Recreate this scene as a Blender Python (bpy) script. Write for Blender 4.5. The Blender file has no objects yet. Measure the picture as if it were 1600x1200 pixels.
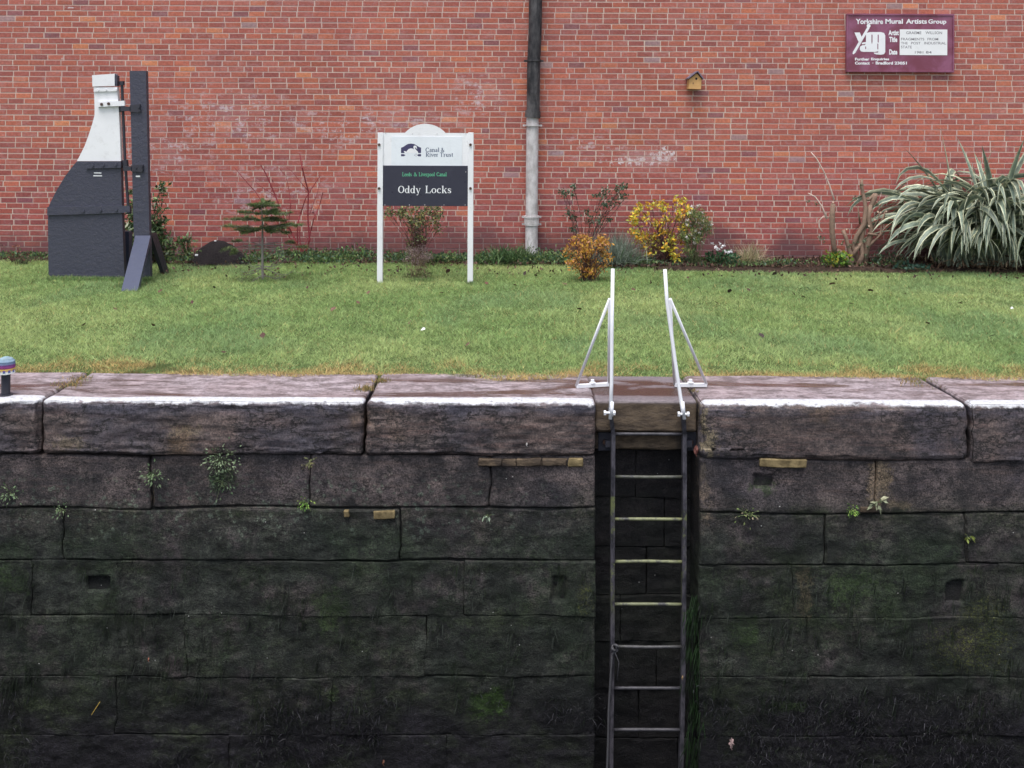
import bpy, bmesh, math, random
import numpy as np
from mathutils import Matrix, Vector
R = math.radians
random.seed(7); rng = np.random.default_rng(7)
S = bpy.context.scene

# ------------------------------------------------------------------ camera, light, exposure
F, HC, YH, ROLL = 1500.0, 1.75, 208.0, R(0.25)     # focal in photo pixels, eye height, horizon row, camera roll
cam = bpy.data.cameras.new('camera'); cam_ob = bpy.data.objects.new('camera', cam); S.collection.objects.link(cam_ob)
cam.sensor_width = 36; cam.lens = F/1600*36; cam.shift_y = -(600-YH)/1600; cam.clip_end = 400; cam.clip_start = .05
cam_ob.matrix_world = Matrix.Translation((0, 0, HC)) @ Matrix.Rotation(R(90), 4, 'X') @ Matrix.Rotation(ROLL, 4, 'Z')
S.camera = cam_ob
SUN_EL, SUN_AZ = R(70), R(200)      # azimuth from +Y, clockwise seen from above
w = bpy.data.worlds.new("World"); S.world = w; w.use_nodes = True
wt = w.node_tree; bg = wt.nodes['Background']
sky = wt.nodes.new('ShaderNodeTexSky'); sky.sky_type = 'NISHITA'; sky.sun_disc = False
sky.sun_elevation = SUN_EL; sky.sun_rotation = SUN_AZ; sky.air_density = 1.0; sky.dust_density = 3.0
hs = wt.nodes.new('ShaderNodeHueSaturation'); hs.inputs['Saturation'].default_value = .55
wt.links.new(sky.outputs[0], hs.inputs['Color']); wt.links.new(hs.outputs[0], bg.inputs['Color'])
bg.inputs['Strength'].default_value = .15
sun = bpy.data.lights.new('sun', 'SUN'); sun.energy = 1.5; sun.angle = R(30); sun.color = (1, .96, .92)
so = bpy.data.objects.new('sun', sun); S.collection.objects.link(so)
sd = Vector((math.sin(SUN_AZ)*math.cos(SUN_EL), math.cos(SUN_AZ)*math.cos(SUN_EL), math.sin(SUN_EL)))
so.rotation_euler = sd.to_track_quat('Z', 'Y').to_euler(); so.location = sd*30
S.view_settings.view_transform = 'Standard'; S.view_settings.look = 'None'
S.view_settings.exposure = 0.74; S.view_settings.gamma = 1
S.cycles.max_bounces = 6

# ------------------------------------------------------------------ measuring helpers
cr, sr_ = math.cos(ROLL), math.sin(ROLL)
def uv(px, py):
    a, b = px-800, py-YH
    return cr*a + sr_*b, -sr_*a + cr*b
def W(px, py, Y):                                    # photo pixel at a known distance -> place
    u, v = uv(px, py); return np.array((u*Y/F, Y, HC - v*Y/F))
def G(px, py, z=0.0):                                # photo pixel on the ground -> place
    u, v = uv(px, py); Y = F*(HC-z)/v; return np.array((u*Y/F, Y, z))
YF, YW = 6.25, 13.4                                  # lock face, brick wall

def lin(r, g, b, k=1.0):
    f = lambda c: ((c/255+.055)/1.055)**2.4 if c > 10 else c/255/12.92
    return (f(r)*k, f(g)*k, f(b)*k)

def _h(ix, iy, iz, s):
    h = (ix*374761393 + iy*668265263 + iz*1440662683 + s*974634777) & 0xffffffff
    h = ((h ^ (h >> 13))*1274126177) & 0xffffffff
    h = ((h ^ (h >> 15))*2246822519) & 0xffffffff
    return ((h ^ (h >> 16)) & 0xffff)/65535.0
def vn(x, y, z, s=0):
    x, y, z = np.broadcast_arrays(np.asarray(x, float), np.asarray(y, float), np.asarray(z, float))
    ix, iy, iz = np.floor(x).astype(np.int64), np.floor(y).astype(np.int64), np.floor(z).astype(np.int64)
    fx, fy, fz = x-ix, y-iy, z-iz
    fx, fy, fz = fx*fx*(3-2*fx), fy*fy*(3-2*fy), fz*fz*(3-2*fz)
    r = 0
    for a in (0, 1):
        for b in (0, 1):
            for c in (0, 1):
                r = r + (fx if a else 1-fx)*(fy if b else 1-fy)*(fz if c else 1-fz)*_h(ix+a, iy+b, iz+c, s)
    return r
def fbm(x, y, z, s=0, o=4, g=.5):
    r, a, t = 0, 1, 0
    for i in range(o):
        r = r + a*vn(x*2**i+i*7.3, y*2**i+i*3.1, z*2**i+i*5.7, s+i); t += a; a *= g
    return r/t*2-1

# ------------------------------------------------------------------ scene objects
C = S.collection
def tag(o, label=None, cat=None, group=None, kind=None):
    if label: o['label'] = label
    if cat: o['category'] = cat
    if group: o['group'] = group
    if kind: o['kind'] = kind
    return o
def thing(name, loc, label, cat, group=None):
    o = bpy.data.objects.new(name, None); C.objects.link(o); o.location = loc; o.empty_display_size = .1
    o['wl'] = list(map(float, loc)); return tag(o, label, cat, group)
def wl(o): return np.array(o['wl']) if 'wl' in o else np.zeros(3)
class MB:
    def __init__(s): s.v, s.f, s.c = [], [], []
    def add(s, vs, fs, col=(1, 1, 1)):
        b = len(s.v); s.v += [tuple(map(float, p)) for p in vs]; s.f += [tuple(i+b for i in f) for f in fs]; s.c += [col]*len(fs); return s
    def box(s, x0, x1, y0, y1, z0, z1, col=(1, 1, 1), bev=0.0):
        if bev <= 0:
            vs = [(x, y, z) for x in (x0, x1) for y in (y0, y1) for z in (z0, z1)]
            return s.add(vs, [(0, 1, 3, 2), (4, 6, 7, 5), (0, 4, 5, 1), (2, 3, 7, 6), (0, 2, 6, 4), (1, 5, 7, 3)], col)
        bm = bmesh.new(); bmesh.ops.create_cube(bm, size=1)
        bmesh.ops.scale(bm, vec=(x1-x0, y1-y0, z1-z0), verts=bm.verts)
        bmesh.ops.bevel(bm, geom=bm.edges[:], offset=bev, segments=2, profile=.6, affect='EDGES')
        cx = np.array(((x0+x1)/2, (y0+y1)/2, (z0+z1)/2)); bm.verts.index_update()
        s.add([np.array(q.co)+cx for q in bm.verts], [[q.index for q in f.verts] for f in bm.faces], col); bm.free(); return s
    def tube(s, pts, rad, n=8, col=(1, 1, 1), cap=True):
        pts = [np.array(p, float) for p in pts]
        rad = list(rad) if hasattr(rad, '__len__') else [rad]*len(pts)
        b = len(s.v); d0 = None
        for i, p in enumerate(pts):
            t = pts[min(i+1, len(pts)-1)] - pts[max(i-1, 0)]; t = t/(np.linalg.norm(t)+1e-9)
            if d0 is None:
                d0 = np.cross(t, (0.13, 1, .21)) if abs(t[1]) < .95 else np.cross(t, (1, .1, 0))
            d0 = d0 - t*np.dot(d0, t); d0 = d0/(np.linalg.norm(d0)+1e-9); e = np.cross(t, d0)
            for k in range(n):
                a = 2*math.pi*k/n; s.v.append(tuple(p + rad[i]*(math.cos(a)*d0 + math.sin(a)*e)))
        for i in range(len(pts)-1):
            for k in range(n):
                a, c = b+i*n+k, b+i*n+(k+1) % n; s.f.append((a, c, c+n, a+n)); s.c.append(col)
        if cap:
            s.f.append(tuple(b+k for k in reversed(range(n)))); s.c.append(col)
            s.f.append(tuple(b+(len(pts)-1)*n+k for k in range(n))); s.c.append(col)
        return s
    def bar(s, p, q, wd, th, side=(1, 0, 0), col=(1, 1, 1)):          # rectangular bar p->q, wd along side
        p, q = np.array(p, float), np.array(q, float); t = (q-p)/np.linalg.norm(q-p)
        sd_ = np.array(side, float); sd_ -= t*np.dot(sd_, t); sd_ /= np.linalg.norm(sd_); u = np.cross(t, sd_)
        vs = [a + i*sd_*wd/2 + j*u*th/2 for a in (p, q) for i, j in ((-1, -1), (1, -1), (1, 1), (-1, 1))]
        return s.add(vs, [(3, 2, 1, 0), (4, 5, 6, 7), (0, 1, 5, 4), (1, 2, 6, 5), (2, 3, 7, 6), (3, 0, 4, 7)], col)
    def prism(s, xz, y0, y1, col=(1, 1, 1)):                         # outline in x,z (counter-clockwise seen from the camera), front y0, back y1
        n = len(xz); vs = [(x, y0, z) for x, z in xz] + [(x, y1, z) for x, z in xz]
        fs = [tuple(range(n)), tuple(reversed(range(n, 2*n)))] + [(i, i+n, (i+1) % n+n, (i+1) % n) for i in range(n)]
        return s.add(vs, fs, col)
    def ribbon(s, pts, wd, n_dir, cols=((1, 1, 1),)):
        pass
def mesh_from(name, V, Fc, cols=None, mat=None, smooth=False):
    me = bpy.data.meshes.new(name)
    if isinstance(Fc, np.ndarray):
        n, k = Fc.shape
        me.vertices.add(len(V)); me.vertices.foreach_set('co', np.asarray(V, np.float32).ravel())
        me.loops.add(n*k); me.loops.foreach_set('vertex_index', Fc.astype(np.int32).ravel())
        me.polygons.add(n); me.polygons.foreach_set('loop_start', (np.arange(n)*k).astype(np.int32)); me.update(calc_edges=True)
        lens = np.full(n, k)
    else:
        me.from_pydata([tuple(p) for p in V], [], Fc); lens = np.array([len(f) for f in Fc])
    if cols is not None:
        a = me.color_attributes.new('Col', 'FLOAT_COLOR', 'CORNER'); cc = np.asarray(cols, np.float32)
        cc = np.concatenate([cc, np.ones((len(cc), 1), np.float32)], 1)
        a.data.foreach_set('color', np.repeat(cc, lens, 0).ravel())
    if smooth: me.polygons.foreach_set('use_smooth', lens <= 4)
    if mat: me.materials.append(mat)
    me.update(); return me
def obj(name, mb, mat, parent=None, loc=None, smooth=False):
    if isinstance(mb, MB): V, Fc, cl = np.array(mb.v), mb.f, mb.c
    else: V, Fc, cl = mb
    o0 = wl(parent) if parent is not None else np.array(loc if loc is not None else (0, 0, 0), float)
    me = mesh_from(name, np.asarray(V)-o0, Fc, cl, mat, smooth)
    o = bpy.data.objects.new(name, me); C.objects.link(o); o['wl'] = list(map(float, o0))
    if parent is not None: o.parent = parent
    else: o.location = o0
    return o

# ------------------------------------------------------------------ materials
class NT:
    def __init__(s, name):
        s.m = bpy.data.materials.new(name); s.m.use_nodes = True; s.t = s.m.node_tree
        s.b = s.t.nodes['Principled BSDF']; s.geo = s.t.nodes.new('ShaderNodeNewGeometry')
        s.pos = s.geo.outputs['Position']
    def put(s, sock, v):
        if v is None: return
        if isinstance(v, bpy.types.NodeSocket): s.t.links.new(v, sock)
        elif isinstance(v, (tuple, list)) and sock.type == 'RGBA': sock.default_value = (*v[:3], 1)
        elif isinstance(v, (tuple, list)): sock.default_value = v
        else: sock.default_value = v
    def math(s, op, a, b=None, c=None, clamp=False):
        n = s.t.nodes.new('ShaderNodeMath'); n.operation = op; n.use_clamp = clamp
        s.put(n.inputs[0], a); s.put(n.inputs[1], b); s.put(n.inputs[2], c); return n.outputs[0]
    def vm(s, op, a, b=None):
        n = s.t.nodes.new('ShaderNodeVectorMath'); n.operation = op; s.put(n.inputs[0], a); s.put(n.inputs[1], b)
        return n.outputs['Value'] if op == 'LENGTH' else n.outputs[0]
    def noise(s, sc, det=6, rough=.6, off=(0, 0, 0), st=(1, 1, 1), dist=0.0, vec=None):
        v = s.vm('MULTIPLY', vec or s.pos, st); v = s.vm('ADD', v, off)
        n = s.t.nodes.new('ShaderNodeTexNoise'); n.inputs['Scale'].default_value = sc; n.inputs['Detail'].default_value = det
        n.inputs['Roughness'].default_value = rough; n.inputs['Distortion'].default_value = dist; s.t.links.new(v, n.inputs['Vector'])
        return n.outputs[0]
    def sm(s, v, a, b, lo=0.0, hi=1.0):
        n = s.t.nodes.new('ShaderNodeMapRange'); n.interpolation_type = 'SMOOTHSTEP'
        s.put(n.inputs[0], v); n.inputs[1].default_value = a; n.inputs[2].default_value = b; n.inputs[3].default_value = lo; n.inputs[4].default_value = hi
        return n.outputs[0]
    def mix(s, f, a, b, mode='MIX'):
        n = s.t.nodes.new('ShaderNodeMix'); n.data_type = 'RGBA'; n.blend_type = mode
        s.put(n.inputs[0], f); s.put(n.inputs[6], a); s.put(n.inputs[7], b); return n.outputs[2]
    def sep(s):
        n = s.t.nodes.new('ShaderNodeSeparateXYZ'); s.t.links.new(s.pos, n.inputs[0]); return n.outputs
    def blob(s, p, rx, rz, ry=1.0, soft=.6, nz=None, k=.8):        # soft patch round a place
        v = s.vm('SUBTRACT', s.pos, tuple(map(float, p))); v = s.vm('DIVIDE', v, (rx, ry, rz)); d = s.vm('LENGTH', v)
        if nz is not None: d = s.math('ADD', d, s.math('MULTIPLY', s.math('SUBTRACT', nz, .5), k*2))
        return s.sm(d, 1.0, 1-soft)
    def mul(s, *a):
        r = a[0]
        for x in a[1:]: r = s.math('MULTIPLY', r, x)
        return r
    def mx(s, *a):
        r = a[0]
        for x in a[1:]: r = s.math('MAXIMUM', r, x)
        return r
    def bump(s, h, st=.5, d=.01, nrm=None):
        n = s.t.nodes.new('ShaderNodeBump'); n.inputs['Strength'].default_value = st; n.inputs['Distance'].default_value = d
        s.t.links.new(h, n.inputs['Height'])
        if nrm: s.t.links.new(nrm, n.inputs['Normal'])
        return n.outputs[0]
    def attr(s, name='Col'):
        n = s.t.nodes.new('ShaderNodeVertexColor'); n.layer_name = name; return n.outputs[0]
    def out(s, col, rough=.8, nrm=None, spec=.4, metal=0.0):
        s.put(s.b.inputs['Base Color'], col); s.put(s.b.inputs['Roughness'], rough); s.put(s.b.inputs['Metallic'], metal)
        s.b.inputs['Specular IOR Level'].default_value = spec
        if nrm: s.t.links.new(nrm, s.b.inputs['Normal'])
        return s.m

def painted(name, col, dirt=(.12, .10, .09), amt=.35, rough=.5, sc=9.0, bst=.25):
    n = NT(name); a = n.noise(sc, 8, .7); b = n.noise(60, 4)
    c = n.mix(n.mul(n.sm(a, .5, .75), amt), col, dirt); c = n.mix(n.mul(n.sm(n.noise(2.3, 3, off=(4, 1, 2)), .35, .7), .18), c, tuple(x*.7 for x in col))
    return n.out(c, n.sm(a, .3, .7, rough-.1, rough+.2), n.bump(n.math('ADD', a, n.math('MULTIPLY', b, .3)), bst,   .004 if bst < .5 else .009))
def leafy(name, rough=.55, trans=.25, spec=.3):
    n = NT(name); c = n.attr(); v = n.noise(14, 3)
    c = n.mix(1.0, c, n.mix(n.sm(v, .3, .7), (.72, .72, .72), (1.2, 1.2, 1.2)), 'MULTIPLY')
    n.out(c, rough, None, spec)
    if trans > 0:
        tr = n.t.nodes.new('ShaderNodeBsdfTranslucent'); n.t.links.new(c, tr.inputs[0]); ms = n.t.nodes.new('ShaderNodeMixShader')
        ms.inputs[0].default_value = trans; n.t.links.new(n.b.outputs[0], ms.inputs[1]); n.t.links.new(tr.outputs[0], ms.inputs[2])
        n.t.links.new(ms.outputs[0], n.t.nodes['Material Output'].inputs[0])
    return n.m
def coloured(name, rough=.7, spec=.3):                              # the mesh's own colours
    n = NT(name); return n.out(n.mix(n.mul(n.sm(n.noise(20, 5), .35, .7), .3), n.attr(), (.03, .025, .02)), rough, n.bump(n.noise(70, 4), .3, .004), spec)

# brick
n = NT('brick'); col = n.attr()
a1 = n.noise(30, 6, .7); fine = n.noise(130, 3, .6); big = n.noise(.55, 4, .6, off=(3, 0, 9))
c = n.mix(1.0, col, n.mix(n.sm(a1, .25, .75), (.74, .72, .74), (1.26, 1.2, 1.18)), 'MULTIPLY')
c = n.mix(1.0, c, n.mix(n.sm(big, .3, .7), (.88, .86, .9), (1.08, 1.06, 1.04)), 'MULTIPLY')
zz = n.sep()[2]
rise = n.noise(.9, 4, .6, off=(8, 0, 0), st=(1, 1, 0))
damp = n.sm(n.math('SUBTRACT', zz, n.math('MULTIPLY', n.math('SUBTRACT', rise, .35), 1.2)), .32, -.1)
eff = n.noise(4.5, 8, .75, st=(1, 1, 2.0), off=(1, 5, 3)); eff2 = n.noise(26, 4, .7, off=(2, 2, 2))
patch = n.mx(n.blob(W(350, 190, YW), 1.7, .75, soft=1), n.blob(W(530, 205, YW), .7, .45, soft=1), n.blob(W(560, 190, YW), 2.2, .35, soft=1), n.blob(W(740, 150, YW), .7, .5, soft=1),
             n.blob(W(250, 240, YW), 1.3, .5, soft=1), n.math('MULTIPLY', n.blob(W(420, 300, YW), 1.8, .7, soft=1), .8), n.math('MULTIPLY', n.blob(W(930, 230, YW), 1.1, .35, soft=1), .7), .16)
wh = n.mul(n.sm(n.math('ADD', eff, n.math('MULTIPLY', n.math('SUBTRACT', eff2, .5), .7)), .50, .68), patch)
e3 = n.noise(13, 7, .8, off=(6, 2, 2)); spot = n.mx(n.blob(W(1035, 243, YW), .2, .11, nz=e3, k=3.2), n.blob(W(1004, 250, YW), .14, .07, nz=e3, k=3.2), n.blob(W(990, 252, YW), .4, .05, nz=e3, k=3.6), n.blob(W(108, 12, YW), .11, .016, nz=eff2, k=.6), n.blob(W(98, 92, YW), .03, .04, nz=eff2, k=.8))
haze_ = n.mul(n.sm(n.noise(1.7, 5, .6, off=(5, 5, 5)), .42, .7), patch)
c = n.mix(n.sm(n.math('ADD', zz, n.math('MULTIPLY', n.math('SUBTRACT', n.noise(.8, 3), .5), .8)), 1.9, .7), c, n.mix(1.0, c, (.92, .80, .92), 'MULTIPLY'))
c = n.mix(n.mul(haze_, .5), c, (.36, .21, .23))
c = n.mix(n.mul(wh, .75), c, (.58, .52, .56))
c = n.mix(n.mul(spot, n.sm(eff2, .42, .56), .8), c, (.68, .66, .68)); c = n.mix(n.mul(n.blob(W(1015, 248, YW), .6, .2, soft=1), .4), c, (.42, .3, .32))
c = n.mix(n.mul(damp, .72), c, (.085, .05, .058))
brick = n.out(c, .85, n.bump(n.math('ADD', n.math('MULTIPLY', a1, .5), fine), .5, .004), .25)
n = NT('mortar'); a1 = n.noise(40, 6, .7)
zz = n.sep()[2]; rise = n.noise(.9, 4, .6, off=(8, 0, 0), st=(1, 1, 0))
damp = n.sm(n.math('SUBTRACT', zz, n.math('MULTIPLY', n.math('SUBTRACT', rise, .35), 1.2)), .32, -.1)
c = n.mix(a1, (.42, .32, .27), (.70, .57, .49)); c = n.mix(n.sm(n.noise(.7, 4), .35, .68), c, (.50, .36, .33)); c = n.mix(n.mul(damp, .75), c, (.13, .085, .09))
mortar = n.out(c, .95, n.bump(a1, .6, .006), .1)

# dressed stone of the lock
def stone(kind):
    n = NT('stone_'+kind); sx, sy, sz = n.sep()
    A = n.noise(6, 12, .76, st=(1, 1, 1.35)); B = n.noise(1.3, 5, .6, off=(7, 7, 7)); D = n.noise(38, 8, .8, st=(1, 1, 1.2)); E = n.noise(130, 3, .6)
    strata = n.noise(5, 8, .65, st=(.5, 1, 7), dist=.4)
    if kind == 'coping':
        c = n.mix(n.sm(A, .38, .62), (.034, .029, .031), (.122, .094, .084)); c = n.mix(n.mul(n.sm(strata, .45, .7), .6), c, (.14, .09, .078))
        c = n.mix(n.mul(n.sm(B, .46, .62), .7), c, n.mix(n.sm(D, .35, .65), (.028, .028, .038), (.065, .062, .08))); c = n.mix(n.mul(n.sm(sz, -.12, -.03), n.sm(n.noise(6, 6, .7, st=(.4, 1, 2)), .35, .6), .7), c, (.085, .085, .115)); c = n.mix(n.mul(n.sm(D, .40, .30), .8), c, (.012, .010, .011))
        c = n.mix(n.mul(n.sm(n.noise(2.1, 6, .6, off=(1, 2, 8)), .58, .72), .6), c, (.13, .085, .045))
        O = n.noise(17, 9, .78, off=(2, 8, 1)); och = n.mx(n.blob(W(1108, 692, YF), .06, .13, nz=O, k=2.6), n.blob(W(1100, 655, YF), .03, .12, nz=O, k=2.6), n.mul(n.blob(W(110, 695, YF), .14, .05, nz=O, k=3), .5), n.mul(n.blob(W(290, 670, YF), .12, .05, nz=O, k=3), .4))
        c = n.mix(n.mul(och, .6), c, (.24, .2, .11))
        c = n.mix(1.0, c, n.mix(n.sm(n.noise(85, 4, .75), .36, .64), (.55, .55, .57), (1.55, 1.5, 1.5)), 'MULTIPLY'); lam = n.noise(12, 9, .8, st=(.5, 1, 5), off=(5, 5, 5), dist=.6); c = n.mix(n.mul(n.sm(lam, .43, .39), .6), c, (.016, .013, .015)); ck = n.math('ABSOLUTE', n.math('SUBTRACT', n.noise(3.0, 7, .7, st=(1, 1, 1.9), off=(9, 2, 9)), .5)); c = n.mix(n.mul(n.sm(ck, .020, .006), n.sm(B, .40, .50), .9), c, (.008, .007, .008))
        # worn upper surface with wet hollows
        topm = n.mul(n.sm(sz, -.035, -.008), n.sm(n.math('ADD', sy, n.math('MULTIPLY', A, .03)), YF-.01, YF+.05))
        t = n.mix(n.sm(D, .36, .64), (.20, .17, .175), (.39, .335, .35)); t = n.mix(n.mul(n.sm(B, .4, .65), .5), t, (.29, .225, .225)); t = n.mix(1.0, t, n.mix(n.sm(n.noise(6, 9, .78, st=(1, 2, 1), off=(1, 9, 1)), .38, .62), (.50, .46, .45), (1.4, 1.38, 1.42)), 'MULTIPLY')
        pn = n.noise(1.15, 7, .62, st=(.55, 2.6, 1), off=(2.2, .35, 0), dist=.5)
        pud = n.mul(n.sm(pn, .50, .60), n.sm(sy, YF+.06, YF+.14), n.sm(sy, YF+.62, YF+.5))
        t = n.mix(n.mul(pud, n.sm(n.noise(7, 5, .7, st=(.5, 2, 1)), .3, .6, .5, 1)), t, (.085, .052, .048))
        t = n.mix(n.mul(n.sm(n.noise(9, 6, .7, st=(1, 2, 1), off=(3, 3, 3)), .62, .75), .5), t, (.3, .27, .29))
        c = n.mix(topm, c, t)
        # the worn white safety line on the arris
        wv = n.noise(1.4, 4, .6, st=(1, 0, 0)); ed = n.noise(24, 6, .75)
        yy = n.math('ADD', sy, n.math('MULTIPLY', n.math('SUBTRACT', ed, .5), .03)); yy = n.math('ADD', yy, n.math('MULTIPLY', n.math('SUBTRACT', wv, .5), .05))
        z2 = n.math('ADD', sz, n.math('MULTIPLY', n.math('SUBTRACT', n.noise(9, 7, .75, off=(9, 1, 0)), .5), .09)); z2 = n.math('ADD', z2, n.math('MULTIPLY', n.math('SUBTRACT', wv, .5), .03))
        lx0, lx1 = float(W(931, 628, YF)[0])-.012, float(W(1093, 628, YF)[0])
        nog = n.math('MAXIMUM', n.math('LESS_THAN', sx, lx0), n.math('GREATER_THAN', sx, lx1))
        pm = n.mul(n.sm(yy, YF+.092, YF+.078), n.sm(z2, -.024, -.010), n.sm(n.noise(50, 5, .8), .33, .40), n.sm(n.noise(5, 8, .8, st=(1, 2, 2)), .33, .40), nog)
        c = n.mix(pm, c, n.mix(n.sm(D, .3, .7), (.42, .42, .45), (.68, .69, .71)))
        rough = n.math('MULTIPLY', n.sm(pud, 0, 1, .62, .16), 1.0); h = n.math('ADD', n.math('MULTIPLY', A, .3), n.math('MULTIPLY', D, .6)); h = n.math('ADD', h, n.math('MULTIPLY', n.sm(lam, .3, .5), .35)); h = n.math('ADD', h, n.math('MULTIPLY', n.sm(ck, 0, .02), .3))
        h = n.math('MULTIPLY', h, n.math('SUBTRACT', 1.0, n.math('MULTIPLY', n.mx(pud, pm), .75)))
        nr = n.bump(h, .8, .012); return n.out(c, n.math('MAXIMUM', rough, n.math('MULTIPLY', pm, .6)), n.bump(E, .6, .004, nr), .45)
    # courses below: soot, algae and moss, greener downwards, then near black at the bottom
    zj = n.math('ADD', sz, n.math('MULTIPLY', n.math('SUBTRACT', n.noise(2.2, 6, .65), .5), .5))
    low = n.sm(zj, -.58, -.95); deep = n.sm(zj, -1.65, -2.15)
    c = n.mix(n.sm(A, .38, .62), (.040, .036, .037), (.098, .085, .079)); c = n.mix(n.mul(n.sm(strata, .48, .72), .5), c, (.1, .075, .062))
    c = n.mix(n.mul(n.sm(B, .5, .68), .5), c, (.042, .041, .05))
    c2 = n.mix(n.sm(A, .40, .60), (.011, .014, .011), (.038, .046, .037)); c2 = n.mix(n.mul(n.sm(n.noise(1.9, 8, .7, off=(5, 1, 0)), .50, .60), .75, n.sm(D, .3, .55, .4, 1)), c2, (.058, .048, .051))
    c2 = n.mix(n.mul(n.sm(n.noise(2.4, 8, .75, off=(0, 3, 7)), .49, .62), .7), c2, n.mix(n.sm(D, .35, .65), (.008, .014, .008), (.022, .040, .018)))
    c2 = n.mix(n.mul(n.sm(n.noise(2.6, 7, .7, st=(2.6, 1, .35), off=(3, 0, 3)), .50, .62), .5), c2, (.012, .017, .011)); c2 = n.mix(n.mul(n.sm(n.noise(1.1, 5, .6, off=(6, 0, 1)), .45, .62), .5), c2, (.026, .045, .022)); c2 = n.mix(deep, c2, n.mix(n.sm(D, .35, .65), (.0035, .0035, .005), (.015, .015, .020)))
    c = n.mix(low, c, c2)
    # mossy lower edges and run marks
    mossy = n.mul(n.sm(n.noise(1.6, 8, .75, st=(1, 1, 1.5), off=(4, 4, 1)), .5, .68), n.sm(sz, -.5, -.75))
    c = n.mix(n.mul(mossy, .7), c, n.mix(n.sm(D, .35, .6), (.01, .016, .008), (.03, .045, .018)))
    g = n.noise(11, 6, .7)
    g = n.noise(13, 9, .78); gr = n.mx(n.blob(W(760, 1100, YF), .19, .13, nz=g, k=2.2), n.blob(W(520, 1090, YF), .06, .07, nz=g, k=2.2), n.blob(W(15, 912, YF), .13, .09, nz=g, k=2.2), n.blob(W(1010, 1085, YF), .02, .02), n.blob(W(515, 955, YF), .16, .15, nz=g, k=2.2), n.blob(W(1330, 920, YF), .24, .13, nz=g, k=2.2), n.blob(W(1165, 990, YF), .12, .12, nz=g, k=2.2), n.blob(W(1235, 1105, YF), .14, .06, nz=g, k=2.2), n.blob(W(1195, 762, YF), .1, .06, nz=g, k=2.2), n.blob(W(345, 750, YF), .1, .09, nz=g, k=2.2))
    c = n.mix(n.mul(gr, n.sm(D, .3, .6, .2, .8)), c, (.024, .048, .012)); c = n.mix(n.mul(n.blob(W(765, 1100, YF), .15, .10, nz=g, k=1.6), .75), c, (.028, .065, .010))
    yl = n.mx(n.blob(W(915, 935, YF), .07, .14, nz=D, k=1.6), n.blob(W(1540, 965, YF), .17, .15, nz=D, k=1.9), n.blob(W(1520, 1010, YF), .35, .2, nz=D, k=2.0))
    c = n.mix(n.mul(yl, n.sm(n.noise(60, 5, .8), .48, .58)), c, (.07, .085, .02))
    # pale lichen scabs
    vo = n.t.nodes.new('ShaderNodeTexVoronoi'); vo.inputs['Scale'].default_value = 21; n.t.links.new(n.vm('ADD', n.pos, n.vm('MULTIPLY', (0.05, .05, .05), n.pos)), vo.inputs['Vector'])
    lic = n.mul(n.sm(n.math('ADD', vo.outputs['Distance'], n.math('MULTIPLY', n.math('SUBTRACT', g, .5), 1.6)), .36, .2), n.sm(n.noise(1.7, 4, .6, off=(0, 9, 2)), .34, .46), n.sm(sz, -1.0, -.8), n.sm(sz, -.42, -.6))
    c = n.mix(n.mul(lic, n.sm(sx, .9, -.6), n.sm(D, .42, .56), .8), c, (.11, .15, .11))
    och = n.mx(n.blob(W(1376, 750, YF), .09, .19, nz=g, k=2.2), n.mul(n.blob(W(1102, 770, YF), .05, .2, nz=g, k=3), .6), n.mul(n.blob(W(1400, 790, YF), .12, .03, nz=g, k=2.5), .7), n.blob(W(236, 778, YF), .015, .09, nz=g, k=2), n.mul(n.blob(W(1260, 925, YF), .06, .2, nz=g, k=3), .35))
    jt = n.mx(*[n.sm(n.math('ABSOLUTE', n.math('SUBTRACT', n.math('ADD', sz, n.math('MULTIPLY', n.math('SUBTRACT', n.noise(5, 6, .7, off=(q, 0, 0)), .5), .09)), q)), w_, .0) for q, w_ in ((-.735, .07), (-1.10, .06), (-1.44, .05))])
    c = n.mix(n.mul(jt, n.sm(g, .38, .6), .8), c, n.mix(n.sm(D, .35, .65), (.006, .009, .005), (.02, .032, .013)))
    c = n.mix(n.mul(och, .5), c, (.2, .16, .09))
    bl = n.noise(3.3, 9, .74, off=(11, 3, 6)); c = n.mix(1.0, c, n.mix(n.sm(bl, .40, .60), (.55, .56, .6), (1.45, 1.36, 1.38)), 'MULTIPLY')
    c = n.mix(n.mul(n.sm(n.noise(7, 9, .8, off=(1, 13, 6)), .55, .61), .7), c, (.008, .009, .010)); c = n.mix(1.0, c, n.mix(n.sm(n.noise(80, 4, .8), .37, .63), (.5, .5, .52), (1.6, 1.55, 1.55)), 'MULTIPLY'); ck = n.math('ABSOLUTE', n.math('SUBTRACT', n.noise(2.3, 7, .7, st=(1, 1, 1.9), off=(9, 12, 9)), .5)); c = n.mix(n.mul(n.sm(ck, .013, .004), n.sm(bl, .46, .54), .85), c, (.005, .005, .005))
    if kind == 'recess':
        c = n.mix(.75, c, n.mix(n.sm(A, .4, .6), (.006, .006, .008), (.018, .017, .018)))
    sp = n.t.nodes.new('ShaderNodeTexVoronoi'); sp.inputs['Scale'].default_value = 9; n.t.links.new(n.pos, sp.inputs['Vector'])
    c = n.mix(n.mul(n.sm(sp.outputs['Distance'], .04, .03), n.math('GREATER_THAN', n.noise(3, 2, .5, off=(1, 1, 1)), .5)), c, (.4, .4, .38))
    h = n.math('ADD', n.math('MULTIPLY', A, .35), n.math('MULTIPLY', D, .8)); h = n.math('ADD', h, n.math('MULTIPLY', strata, .12))
    nr = n.bump(h, 1.0, .016); return n.out(c, n.sm(A, .3, .7, .5, .85), n.bump(E, .8, .005, nr), .35)
m_coping, m_course, m_recess = stone('coping'), stone('course'), stone('recess')
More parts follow.
